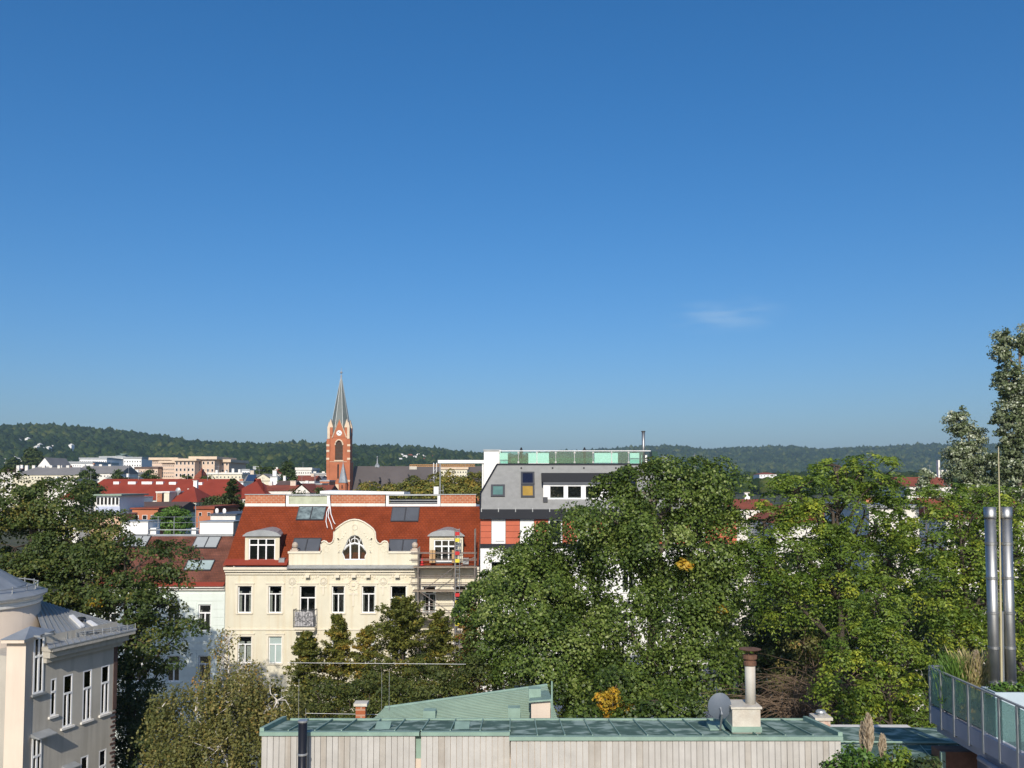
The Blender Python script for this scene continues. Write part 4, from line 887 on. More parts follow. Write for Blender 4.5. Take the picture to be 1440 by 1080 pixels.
c = E0.lerp(E1, .58).lerp(ridge0.lerp(ridge1, .58), .5); MB(LM).lathe((c.x, c.y), [(.1, c.z - .1), (.1, c.z + .1), (.22, c.z + .1), (.16, c.z + .2)], 10).build('roof_cowl', M['black'], lb)
g = MB(LM); L0, L1 = E0.lerp(ridge0, .13) + Vector((0, 0, .03)), E1.lerp(ridge1, .06) + Vector((0, 0, .03)); g.tube([L0 + Vector((0, 0, .13)), L1 + Vector((0, 0, .13))], .028, None, 5); g.tube([L0 + Vector((0, 0, .05)), L1 + Vector((0, 0, .05))], .022, None, 5)
for k in range(11): p = L0.lerp(L1, k / 10); g.tube([p + Vector((0, -.12, -.1)), p + Vector((0, -.1, .22))], .02, None, 4)
g.build('snow_guard', M['zinc'], lb)
# pilaster tower block with pyramid cap
xa, xb = xat(8, 960, 36.79), -19.9; zp = zat(903, 36.79)
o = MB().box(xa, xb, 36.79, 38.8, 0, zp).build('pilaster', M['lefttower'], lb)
MB().box(xa - .08, xb + .08, 36.5, 38.9, zp + .002, zp + .14).build('cap_moulding', M['lefttower'], o)
ap = ((xa + xb) / 2 + .1, 37.6, zp + .52); q = [(xa - .12, 36.46, zp + .145), (xb + .12, 36.46, zp + .145), (xb + .12, 38.94, zp + .145), (xa - .12, 38.94, zp + .145)]
MB().add(q + [ap], [(0, 1, 4), (1, 2, 4), (2, 3, 4), (3, 0, 4), (3, 2, 1, 0)]).build('pyramid_cap', M['zinc'], o)
h = bay; b = MB(LM); b.box(h[0] - .1, h[1] + .1, -.5, -.43, h[3] + .06, h[3] + .14); b.box(h[0] - .1, h[0] - .03, -.5, 0, h[3] + .06, h[3] + .14); b.box(h[1] + .03, h[1] + .1, -.5, 0, h[3] + .06, h[3] + .14); b.build('head_frame', M['zinc'], lb)
# round tower
TR = 3.9; tcx = -25.95; TC = (tcx, 41.0); ztt = zat(857, 39.5)
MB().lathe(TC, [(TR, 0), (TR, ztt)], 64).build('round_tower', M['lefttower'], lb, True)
z = ztt; MB().lathe(TC, [(TR + .02, z - .02), (TR + .08, z + .02), (TR + .08, z + .13), (TR + .02, z + .14), (TR + .02, z + .26), (TR + .16, z + .29), (TR + .22, z + .34), (TR + .22, z + .40)], 64).build('tower_cornice', M['offwhite'], lb, False)
MB().lathe(TC, [(TR + .32, z + .405), (TR + .32, z + .45), (TR - .3, z + .70), (TR - .6, z + .76), (TR - .61, z + .8), (.25, z + 2.75), (.05, z + 2.8)], 20).build('tower_roof', M['zinc'], lb, False)
g = MB(); Rg = TR - .15; z -= .78
ring = [(TC[0] + Rg * math.cos(a * 2 * math.pi / 48), TC[1] + Rg * math.sin(a * 2 * math.pi / 48), z + 1.62) for a in range(49)]
g.tube(ring, .03, None, 5, False)
for a in range(24): t_ = a * 2 * math.pi / 24; g.tube([(TC[0] + Rg * math.cos(t_), TC[1] + Rg * math.sin(t_), z + 1.3), (TC[0] + Rg * math.cos(t_), TC[1] + Rg * math.sin(t_), z + 1.7)], .025, None, 4)
for a in range(0, 20): t_ = a * 2 * math.pi / 20; g.tube([(TC[0] + (TR - .78) * math.cos(t_), TC[1] + (TR - .78) * math.sin(t_), z + 1.6), (TC[0] + .3 * math.cos(t_), TC[1] + .3 * math.sin(t_), z + 3.52)], .022, None, 4)
g.build('snow_guard', M['zinc'], lb)
# ================================================================== FOREGROUND BUILDING with copper roof
fz = zat(1030, 25.0)
fx = lambda p, Y=25.0: xat(p, 1040, Y)
fb = thing('copper_roofed_building', 'building with pale board cladding under a green copper roof in the lower middle', 'building', (fx(780), 26.5, 0))
MB().box(fx(370), fx(1180), 25.12, 27.45, 0, fz - .75).build('wall', M['beige'], fb)
segs = [(368, 584, 25.0), (592, 717, 25.0), (718, 1182, 24.55)]
bm_ = [M['board'], M['board2'], M['board'], M['board2'], M['board'], M['board2'], M['board3']]
rr = random.Random(4)
for s0, s1, Y in segs:                              # boards one by one
    xa, xb = fx(s0, Y), fx(s1, Y); nb = round((xb - xa) / .163); w = (xb - xa) / nb
    for k in range(nb):
        d = rr.uniform(0, .012); gap = .004 if k % 2 else .008
        MB().box(xa + k * w + gap, xa + (k + 1) * w - gap, Y - .02 - d, Y + .03, fz - 2.6, fz - .05).build('board', rr.choice(bm_), fb)
    MB().box(xa, xb, Y + .035, Y + .1, fz - 2.6, fz - .07).build('board_backing', M['stone'], fb)
MB().box(fx(584), fx(592), 25.15, 25.4, fz - 2.6, fz - .05).build('recess', M['coppertrim'], fb)
YB = 27.5; zbk = zat(1013, YB)
for s0, s1, Y in segs:
    s1b = 592 if s1 == 584 else s1
    xa, xb = fx(s0 - 1, Y), fx(s1b + (1 if s1 > 1000 else 0), Y)
    MB().box(xa - .02, xb + .02 if s1 > 1000 else xb - .002, Y - .09, Y + .06, fz - .07, fz + .03).build('cap_flashing', M['coppertrim'], fb)
    nb = max(2, round((xb - xa) / .74)); w = (xb - xa) / nb
    for k in range(nb):                             # roof sheets one by one
        a, e = xa + k * w, xa + (k + 1) * w; j = rr.uniform(-.006, .006)
        MB().slab([(a, Y + .05, fz + j), (e, Y + .05, fz + j), (e, YB, zbk + j), (a, YB, zbk + j)], (0, 0, -.05)).build('roof_sheet', M['copper'], fb)
        MB().hexa([(e - .015, Y + .05, fz), (e + .015, Y + .05, fz), (e + .015, YB, zbk), (e - .015, YB, zbk), (e - .015, Y + .05, fz + .055), (e + .015, Y + .05, fz + .055), (e + .015, YB, zbk + .055), (e - .015, YB, zbk + .055)]).build('standing_seam', M['coppertrim'], fb)
MB().box(fx(366, YB) + .9, fx(1184, YB) - .6, YB + .01, YB + .07, zbk - .3, zbk + .05).build('rear_edge', M['coppertrim'], fb)
for e, sg in ((368, 1), (1182, -1)):
    Y = 25.0 if e < 700 else 24.55; x = fx(e, Y); MB().hexa([(x - .06, Y, fz - .06), (x + .06, Y, fz - .06), (x + .06, YB, zbk - .06), (x - .06, YB, zbk - .06), (x - .06, Y, fz + .13), (x + .06, Y, fz + .13), (x + .06, YB, zbk + .13), (x - .06, YB, zbk + .13)]).build('end_upstand', M['coppertrim'], fb)
for p in (539, 650, 1006):
    c = at(p, 1023, 25.9); MB().hexa([(c.x - .21, 25.6, c.z - .25), (c.x + .21, 25.6, c.z - .25), (c.x + .21, 26.1, c.z - .25), (c.x - .21, 26.1, c.z - .25), (c.x - .21, 25.62, c.z + .02), (c.x + .21, 25.62, c.z + .02), (c.x + .21, 26.1, c.z + .12), (c.x - .21, 26.1, c.z + .12)]).build('roof_vent', M['coppertrim'], fb)
# rear copper roof, rising away to the right
q = [(xat(490, 1000, 27.9), 27.9, 13.95), (xat(790, 1000, 29.2), 29.2, 13.95)]
r0, r1 = at(541, 996, 29.6), at(769, 964, 33.0)
MB().box(fx(500, 28), fx(770, 28), 28.2, 33, 0, 13.5).build('rear_wall', M['beige'], fb)
n = 26
for k in range(n):                                  # long sheets running along the roof
    a, e = k / n, (k + 1) / n; L_ = lambda p, s_, t_: Vector(p).lerp(Vector(s_), t_)
    z_ = .03 * (k % 2)
    MB().slab([L_(q[0], r0, a), L_(q[1], r1, a), L_(q[1], r1, e) + Vector((0, 0, .014)), L_(q[0], r0, e) + Vector((0, 0, .014))], (0, 0, -.05)).build('long_roof_sheet', M['copper2'], fb)
    MB().tube([L_(q[0], r0, e) + Vector((0, 0, .03)), L_(q[1], r1, e) + Vector((0, 0, .03))], .014, None, 4).build('standing_seam', M['coppertrim'], fb)
MB().tube([Vector(r0) + Vector((0, 0, .02)), Vector(r1) + Vector((0, 0, .02))], .05, None, 6).build('ridge', M['coppertrim'], fb)
MB().slab([Vector(r0), Vector(r1), (r1.x + .3, 37, 13.2), (r0.x, 34, 13.2)], (0, 0, -.05)).build('rear_slope', M['copper2'], fb)
xa, xb = xat(747, 1000, 28.6), xat(774, 1000, 28.6); o = MB().hexa([(xa, 28.6, 13.5), (xb, 28.6, 13.5), (xb, 31.5, 13.5), (xa + .3, 31.5, 13.5), (xa, 28.6, zat(988, 28.6)), (xb, 28.6, zat(986, 28.6)), (xb, 31.5, zat(975, 31.5)), (xa + .3, 31.5, zat(975, 31.5))]).build('roof_upstand', M['beige'], fb)
MB().slab([(xa - .08, 28.45, zat(987.5, 28.5)), (xb + .06, 28.45, zat(985, 28.5)), (xb + .06, 31.6, zat(974, 31.5)), (xa + .1, 31.6, zat(974, 31.5))], (0, 0, .05)).build('cap', M['coppertrim'], o)
for p, qq in ((604, 1002), (723, 998), (752, 971)): c = at(p, qq, 29.5); MB().box(c.x - .2, c.x + .2, 29.4, 29.8, c.z - .3, c.z + .07).build('roof_vent', M['coppertrim'], fb)
c = at(772, 990, 29.3); MB().tube([(c.x + .06, 28.5, 13.5), (c.x + .06, 28.5, zat(958, 28.5))], .03, None, 6).build('downpipe', M['coppertrim'], fb)
for p in (727, 733): c = at(p, 966, 33); MB().box(c.x - .1, c.x + .1, 32.6, 33, c.z - .25, c.z + .06).build('roof_cowl', M['black'], fb)
# lower copper roofs on the right
MB().slab([(xat(1160, 1046, 27), 27, zat(1046, 27)), (xat(1400, 1046, 27), 27, zat(1046, 27)), (xat(1400, 1021, 30), 30, zat(1024, 30)), (xat(1160, 1021, 30), 30, zat(1022, 30))], (0, 0, -.05)).build('side_roof', M['copper'], fb)
MB().tube([(xat(1165, 1043, 26.9), 26.9, zat(1043, 26.9)), (xat(1395, 1046, 26.9), 26.9, zat(1045, 26.9))], .035, None, 5).build('side_gutter', M['coppertrim'], fb)
MB().slab([(xat(1170, 1078, 24.8), 24.8, zat(1074, 24.8)), (xat(1385, 1074, 24.8), 24.8, zat(1060, 24.8)), (xat(1390, 1050, 26.8), 26.8, zat(1048, 26.8)), (xat(1170, 1050, 26.8), 26.8, zat(1048, 26.8))], (0, 0, -.05)).build('side_roof', M['copper'], fb)
for k in range(8):
    p = 1190 + k * 26; MB().tube([(xat(p + 14, 1070, 24.85), 24.85, zat(1074 - 14 * (p + 14 - 1170) / 215, 24.8) + .02), (xat(p, 1048, 26.75), 26.75, zat(1048, 26.8) + .02)], .018, None, 4).build('standing_seam', M['coppertrim'], fb)
MB().box(xat(1322, 1070, 24.6), xat(1372, 1070, 24.6), 24.5, 25.1, 10, zat(1056, 24.6)).build('side_wall', mat('brown_boarding', (.20, .10, .065), var=.3, scale=3), fb); MB().box(xat(1319, 1070, 24.6), xat(1325, 1070, 24.6), 24.4, 24.49, 10, zat(1055, 24.6)).build('corner_board', M['coppertrim'], fb)
MB().box(xat(1185, 1070, 27), xat(1400, 1070, 27), 27.2, 33, 0, 13.2).build('side_house_wall', M['offwhite'], fb)
# things on the roofs
def chimney_brick(label, p0, p1, q0, q1, Y, mt, zb, capm='concrete', cowl=False):
    xa, xb = xat(p0, q1, Y), xat(p1, q1, Y); w = xb - xa; zt_ = zat(q0, Y); t = thing('chimney', label, 'chimney', ((xa + xb) / 2, Y + w / 2, zb))
    MB().box(xa, xb, Y, Y + w, zb, zt_).build('stack', mt, t); MB().box(xa - .06, xb + .06, Y - .06, Y + w + .06, zt_ + .002, zt_ + .09).build('cap', M[capm], t)
    if cowl: MB().lathe(((xa + xb) / 2, Y + w / 2), [(w * .25, zt_ + .09), (w * .25, zt_ + .18), (w * .38, zt_ + .19), (w * .30, zt_ + .25)], 12).build('cowl', M['zinc'], t)
chimney_brick('small red brick chimney beside the rear copper roof', 500, 513.5, 993, 1016, 28.1, M['brick'], 12.5)
chimney_brick('small whitewashed brick chimney at the right end of the copper roof', 1148.5, 1168, 1013, 1032, 27.2, mat('whitewashed_brick', (.55, .45, .38), var=.3, scale=4, blot=.6, blotcol=(.45, .18, .1), blotscale=5), 13.2, cowl=True)
t = thing('chimney', 'concrete chimney block with tall rust-topped round flue pipe', 'chimney', at(1049, 1040, 25.2))
xa, xb = xat(1030, 1015, 25.1), xat(1069.5, 1015, 25.1); zt_ = zat(997, 25.1)
MB().box(xa, xb, 25.1, 25.9, fz - .05, zt_).build('block', M['concrete'], t); MB().box(xa - .03, xb + .03, 25.07, 25.93, fz - .02, fz + .13).build('base_flashing', M['coppertrim'], t); MB().box(xa - .04, xb + .04, 25.06, 25.94, zt_ + .002, zt_ + .06).build('slab', M['concrete'], t)
c = at(1055, 960, 25.5); pm = mat('rust_streaked_pipe', (.52, .50, .44), var=.1, streak=.5, streakcol=(.36, .17, .07))
MB().tube([(c.x, 25.5, zt_), (c.x, 25.5, zat(930, 25.5))], .145, None, 18).build('flue_pipe', pm, t, True)
za = zat(930, 25.5); MB().lathe((c.x, 25.5), [(.15, za - .12), (.18, za - .1), (.18, za + .0), (.15, za + .02), (.15, za + .06), (.2, za + .08), (.2, za + .18), (.12, za + .2)], 18).build('rusty_collar', M['rust'], t)
b = MB(); b.lathe((c.x, 25.5), [(.3, za + .33), (.32, za + .35), (.05, za + .37)], 18)
for k in range(3): a = k * 2.09; b.tube([(c.x + .12 * math.cos(a), 25.5 + .12 * math.sin(a), za + .18), (c.x + .14 * math.cos(a), 25.5 + .14 * math.sin(a), za + .34)], .012, None, 4)
b.build('rain_hood', M['rust'], t)
t = thing('satellite_dish', 'grey satellite dish on the copper roof beside the concrete chimney', 'satellite dish', at(1012, 1012, 25.6))
c = at(1012, 993, 25.3); v = []; f = []; nr, ns = 5, 24; ax = Vector((.02, .99, .12)).normalized(); ux = ax.cross(Vector((0, 0, 1))).normalized(); uy = ux.cross(ax) 
for i in range(nr + 1):
    r_ = i / nr
    for j in range(ns): a = 2 * math.pi * j / ns; v.append(c + ux * (.33 * r_ * math.cos(a)) + uy * (.385 * r_ * math.sin(a)) - ax * (.09 * (1 - r_ * r_)))
f = [(i * ns + j, i * ns + (j + 1) % ns, (i + 1) * ns + (j + 1) % ns, (i + 1) * ns + j) for i in range(nr) for j in range(ns)]
MB().add(v, f).build('dish', M['dish'], t, True)
b = MB(); b.tube([c - ax * .12, c - ax * .3 + Vector((0, 0, -.1)), (c.x + .1, 25.75, zbk + .1)], .03, None, 6); b.tube([c + uy * -.36, c + ax * .45 + uy * -.2], .015, None, 5); b.build('mount', M['zinc'], t)
d_ = c + ax * .45 + uy * -.2; MB().tube([d_, d_ - ax * .14], .04, None, 8).build('receiver', M['white'], t)
t = thing('flue_pipe', 'glossy black twin-wall pipe standing in front of the board cladding', 'pipe', at(426, 1090, 24.4)); c = at(425.5, 1040, 24.5)
b = MB(); zt_ = zat(1013, 24.5); b.tube([(c.x, 24.5, 8), (c.x, 24.5, zt_)], .12, None, 20); o = b.build('tube', M['black'], t, True); b = MB()
for zz in (zt_ - .02, zt_ - .9): b.lathe((c.x, 24.5), [(.125, zz - .03), (.135, zz - .02), (.135, zz + .02), (.125, zz + .03)], 20)
b.build('collar', M['steel'], t)
t = thing('wire_fence', 'thin stretched wires on slim posts behind the board-clad building', 'wire fence', at(420, 1010, 29.5))
for p, q0 in ((420.5, 955), (430, 996), (537, 945), (547.5, 945)): c = at(p, q0, 29.5); MB().tube([(c.x, 29.5, 13.4), (c.x, 29.5, c.z)], .007, None, 4).build('post', M['steel'], t)
for a, e in (((404, 932), (655, 934)), ((430, 1003), (541, 1005))): MB().tube([at(*a, 29.5), at(*e, 29.5)], .006, None, 4).build('wire', M['cable'], t)
# ================================================================== RIGHT TERRACE
TX = 580 * 25.0 / FPX; TY = 25.0
Yp = [TX * FPX / (p - 720) for p in (1300.8, 1315.8, 1333.3, 1353.3, 1373.3, 1395.8, 1420.8)]
while Yp[-1] > 15: Yp.append(Yp[-1] - .74)
ztop, zgl, zbt = zat(939, 25), zat(989, 25), zat(1014, 25)
tb = thing('roof_terrace', 'roof terrace with frosted glass railing and fascia coloured in its bluish shade on the right edge', 'terrace', (TX + 3, 20, 0))
MB().box(TX + .12, 24, 14, 24.9, zbt - .25, zgl - .25).build('terrace_slab', M['blueshade'], tb)
MB().box(TX + 1.0, 24, 13.8, 24.6, 0, zbt - .26).build('supporting_wall', M['blueshade'], tb)
for k in range(len(Yp) - 1):
    y1, y0 = Yp[k], Yp[k + 1]
    MB().box(TX - .012, TX + .012, y0 + .05, y1 - .05, zgl + .03, ztop - .03).build('glass_panel', M['frost'], tb)
    MB().box(TX - .03, TX + .11, y0 + .035, y1 - .035, zbt, zgl - .06).build('fascia_panel', M['blueshade'], tb)
for y in Yp:
    MB().box(TX - .04, TX + .035, y - .04, y + .035, zbt - .05, ztop + .01).build('post', M['zinc'], tb)
MB().box(TX - .03, TX + .03, Yp[-1], Yp[0] + .04, ztop + .012, ztop + .05).build('handrail', M['zinc'], tb)
MB().box(TX - .02, TX + 1.0, TY + .0, TY + .04, zbt, ztop + .03).build('end_panel', M['frost'], tb)
MB().box(TX, TX + .9, TY - .03, TY + .06, ztop + .031, ztop + .06).build('end_rail', M['zinc'], tb)
MB().tube([(TX - .02, 22.4, zbt - .22), (TX - .02, 14, zbt - .42)], .075, None, 10).build('gutter_pipe', M['blueshade'], tb, True)
MB().box(TX + .15, TX + .3, 21.8, 22.4, 10, zbt - .27).build('bracket_wall', M['blueshade'], tb)
zf = zgl - .249
for k, (p, lab) in enumerate(((1395.5, 'left of two polished steel flue pipes on the roof terrace'), (1418, 'right of two polished steel flue pipes on the roof terrace'))):
    Y = 23.4; c = at(p, 840, Y); t = thing('flue_pipe', lab, 'pipe', (c.x, Y, zf)); zt_ = zat(713, Y); o = MB().tube([(c.x, Y, zf), (c.x, Y, zt_ - .3)], .136, None, 28).build('tube', M['chrome'], t, True)
    MB().tube([(c.x, Y, zt_ - .3), (c.x, Y, zt_ - .25), (c.x, Y, zt_)], .15, None, 28).build('top_section', M['chrome'], t, True)
    for j in range(5): zz = zt_ - .95 - j * .9; MB().lathe((c.x, Y), [(.137, zz - .04), (.152, zz - .03), (.152, zz + .03), (.137, zz + .04)], 28).build('clamp_band', M['chrome'], t)
t = thing('lightning_rod', 'slender lightning rod standing between the two steel flue pipes', 'rod', at(1406.5, 985, 23.38)); MB().tube([(xat(1408, 980, 23.38), 23.38, zf), at(1407, 845, 23.38), at(1405.5, 715, 23.38), at(1404, 628, 23.38)], .035, .012, 6).build('rod', mat('brass_rod', (.45, .40, .25), var=.1, rough=.45), t)
b = MB(); b.tube([(xat(1411, 980, 23.1), 23.1, zf), (xat(1410, 860, 23.1), 23.1, zat(860, 23.1))], .02, None, 5); b.build('bracket', M['steel'], t)
xa = 11.9; t = thing('planter', 'pale blue planter trough on the terrace under the flue pipes', 'planter', (xa + 1.6, 22.5, zf)); b = MB(); zp = zat(974, 22.2); b.box(xa, xa + 3.4, 22.2, 22.26, zf, zp); b.box(xa, xa + 3.4, 22.8, 22.86, zf, zp); b.box(xa, xa + .06, 22.26, 22.8, zf, zp); b.box(xa + 3.34, xa + 3.4, 22.26, 22.8, zf, zp); b.build('trough', mat('pale_blue_fibre_cement', (.42, .50, .54), var=.1), t); MB().box(xa + .06, xa + 3.34, 22.26, 22.8, zf, zp - .06).build('soil', M['soil'], t)
PLZ = zp
t = thing('planter', 'dark planter trough with grasses along the terrace end', 'planter', (TX + 1, 24.1, zf)); MB().box(TX + .15, TX + 2.6, 23.8, 24.6, zf, zf + .5).build('trough', M['anthra'], t)
# ================================================================== CHURCH
CYY = 330.0
def Xc(p, q=640): return xat(p, q, CYY)
def Zc(q): return zat(q, CYY)
t_x = (Xc(461) + Xc(491)) / 2; hw = (Xc(490.7) - Xc(462.2)) / 2; cyc = CYY + hw; gz0 = h1(t_x, CYY) - .5
cu = thing('church', 'red brick church with tall tower, slate spire and clock', 'church', (t_x, cyc, gz0))
zs = Zc(649)
tw = MB(); hw2 = hw + .35; tw.box(t_x - hw2, t_x + hw2, CYY - .35, cyc + hw2, gz0, zs - .15)
ax_, aw = Xc(476.6), (Xc(482) - Xc(471.2)) / 2
arch = [(ax_ - aw, Zc(647)), (ax_ + aw, Zc(647))] + [(ax_ + aw * math.cos(a), Zc(626) + (Zc(618.5) - Zc(626)) * math.sin(a)) for a in [math.pi * k / 12 for k in range(13)]]
tw.prism([(t_x - hw, zs), (t_x + hw, zs), (t_x + hw, Zc(612)), (t_x - hw, Zc(612))], CYY, CYY + .9, arch)
tw.box(t_x - hw, t_x + hw, CYY + .91, cyc + hw, zs, Zc(612))
tw.build('tower', M['churchbrick'], cu)
gp = [(Xc(467.3, 615), Zc(615.5)), (Xc(487.4, 615), Zc(615.5)), (Xc(477.4, 591), Zc(590.5))]
MB().prism(gp, CYY - .15, CYY + 3).build('tower_gable', M['churchbrick'], cu)
b = MB(); b.tube([(gp[0][0], CYY - .25, gp[0][1]), (gp[2][0], CYY - .25, gp[2][1] + .3), (gp[1][0], CYY - .25, gp[1][1])], .22, None, 4); b.build('gable_coping', M['sandstone'], cu)
b = MB(); b.tube([(x, CYY - .1, z) for x, z in arch[2:]], .28, None, 5); b.box(ax_ - aw - .3, ax_ + aw + .3, CYY - .25, CYY, Zc(648.5), Zc(647)); b.build('arch_surround', M['sandstone'], cu)
MB().box(t_x - hw2 - .1, t_x + hw2 + .1, CYY - .5, cyc + hw2 + .1, zs - .148, zs - .002).build('string_course', M['sandstone'], cu)
b = MB()
for k in range(13): z = Zc(646.5) + k * .52; b.box(ax_ - aw, ax_ + aw, CYY + .45, CYY + .8, z, z + .3)
b.build('louvres', mat('louvre_wood', (.10, .075, .055)), cu)
cz = Zc(609); cxk = Xc(477.2, 609); fa = MB(); 
fa.tube([(cxk, CYY - .35, cz), (cxk, CYY - .16, cz)], 1.02, None, 24); cf = fa.build('clock_face', M['white'], cu)
b = MB(); b.tube([(cxk, CYY - .4, cz), (cxk + .55, CYY - .4, cz - .32)], .09, None, 4); b.tube([(cxk, CYY - .42, cz), (cxk - .62, CYY - .42, cz + .38)], .07, None, 4)
for k in range(12): a = k * math.pi / 6; b.box(cxk + .85 * math.cos(a) - .05, cxk + .85 * math.cos(a) + .05, CYY - .38, CYY - .352, cz + .85 * math.sin(a) - .05, cz + .85 * math.sin(a) + .05)
b.build('clock_hands', M['black'], cf)
zsb = Zc(599); ztp = Zc(532); n8 = [(t_x + hw * 1.0 * math.cos(math.pi / 8 + k * math.pi / 4), cyc + hw * 1.0 * math.sin(math.pi / 8 + k * math.pi / 4)) for k in range(8)]
zd = Zc(611.8)
b = MB(); b.box(t_x - hw + .1, t_x + hw - .1, CYY + .2, cyc + hw - .1, zd, zsb - .5); b.build('spire_drum', M['spire'], cu)
b = MB(); v = [(x, y, zsb - .5) for x, y in n8] + [(t_x + (x - t_x) * .1, cyc + (y - cyc) * .1, ztp) for x, y in n8]
b.add(v, [(k, (k + 1) % 8, 8 + (k + 1) % 8, 8 + k) for k in range(8)] + [tuple(range(8, 16))]); sp = b.build('spire', M['spire'], cu)
b = MB()
for k in range(8): b.tube([Vector(v[k]), Vector(v[8 + k])], .08, .05, 4)
b.build('spire_rib', M['zinc'], sp)
MB().lathe((t_x, cyc), [(.32, ztp - .1), (.3, ztp + 1.5), (.12, ztp + 1.8), (.1, ztp + 2.2), (.45, ztp + 2.4), (.5, ztp + 2.7), (.3, ztp + 3.0), (.08, ztp + 3.1), (.06, ztp + 4.4)], 10).build('finial', M['zinc'], sp)
for sx in (-1, 1):
    for yy_ in (CYY + .5, cyc + hw - .6):
        x = t_x + sx * (hw - .75); b = MB(); b.box(x - .8, x + .8, yy_ - .7, yy_ + .7, zd, Zc(601)); b.build('corner_pinnacle', M['churchbrick'], cu)
        MB().prism([(x - .95, Zc(601)), (x + .95, Zc(601)), (x, Zc(589))], yy_ - .8, yy_ + .8).build('pinnacle_gable', M['sandstone'], cu)
    x = t_x + sx * (hw - .1); b = MB()
    for z0, z1 in ((617, 600),): b.box(x - .45, x + .45, CYY - .5, CYY + .6, Zc(z0), Zc(z1)); 
    b.lathe((x, CYY), [(.5, Zc(600)), (.05, Zc(593))], 6); b.build('turret', M['sandstone'], cu)
    for q in (626, 634, 645, 676): MB().box(x - .55 + sx * .2, x + .55 + sx * .2, CYY - .62, CYY + .4, Zc(q + 1.6), Zc(q - 1.2)).build('quoin_stone', M['sandstone'], cu)
    MB().box(x - .6 + sx * .1, x + .6 + sx * .1, CYY - .55, CYY + .8, gz0, Zc(617.5)).build('buttress', M['churchbrick'], cu)
MB().box(ax_ - .45, ax_ + .1, CYY - .42, CYY - .36, Zc(673), Zc(653)).build('slit_window', M['dark'], cu)
MB().prism([(Xc(465), Zc(690)), (Xc(480), Zc(690)), (Xc(480), Zc(681)), (Xc(465), Zc(681))], CYY - 1.5, CYY - .36).build('porch', M['sandstone'], cu)
x = Xc(484, 660); b = MB().lathe((x, CYY - 2.2), [(1.55, gz0), (1.55, Zc(679))], 8); tu = b.build('stair_turret', M['churchbrick'], cu)
MB().lathe((x, CYY - 2.2), [(1.75, Zc(679)), (1.75, Zc(678.5)), (.12, Zc(652)), (.05, Zc(649))], 8).build('turret_spire', M['zinc'], tu)
MB().box(x - .2, x + .2, CYY - 3.82, CYY - 3.7, Zc(687), Zc(682)).build('slit_window', M['dark'], tu)
nx0, nx1 = Xc(489), Xc(676); zr = zat(655.5, CYY + 14); zen = Zc(697)
MB().add([(nx0, CYY + 3, zen), (nx1, CYY + 3, zen), (nx1, CYY + 14, zr), (nx0, CYY + 14, zr), (nx1, CYY + 25, zen), (nx0, CYY + 25, zen)], [(0, 1, 2, 3), (3, 2, 4, 5), (0, 3, 5), (1, 4, 2)]).build('nave_roof', M['churchroof'], cu)
MB().box(nx0 + .2, nx1 - .2, CYY + 3.6, CYY + 24.4, gz0, zen + .1).build('nave_wall', M['churchbrick'], cu)
for p, q in ((507, 676), (535, 673), (548, 675), (575, 669)):
    c = at(p, q, CYY + 9); MB().prism([(c.x - .5, c.z - .8), (c.x + .5, c.z - .8), (c.x, c.z + .5)], CYY + 4.5, CYY + 10).build('roof_dormer', M['churchroof'], cu)
c = at(530.5, 657, CYY + 14); o = MB().lathe((c.x, CYY + 14), [(1.1, zr - .5), (.9, zr + .3), (.35, zr + 1.0), (.12, zr + 3.1), (.05, zr + 3.2)], 8).build('ridge_turret', M['zinc'], cu); MB().lathe((c.x, CYY + 14), [(.05, zr + 3.1), (.35, zr + 3.5), (.05, zr + 3.9)], 8).build('finial', M['zinc'], o)
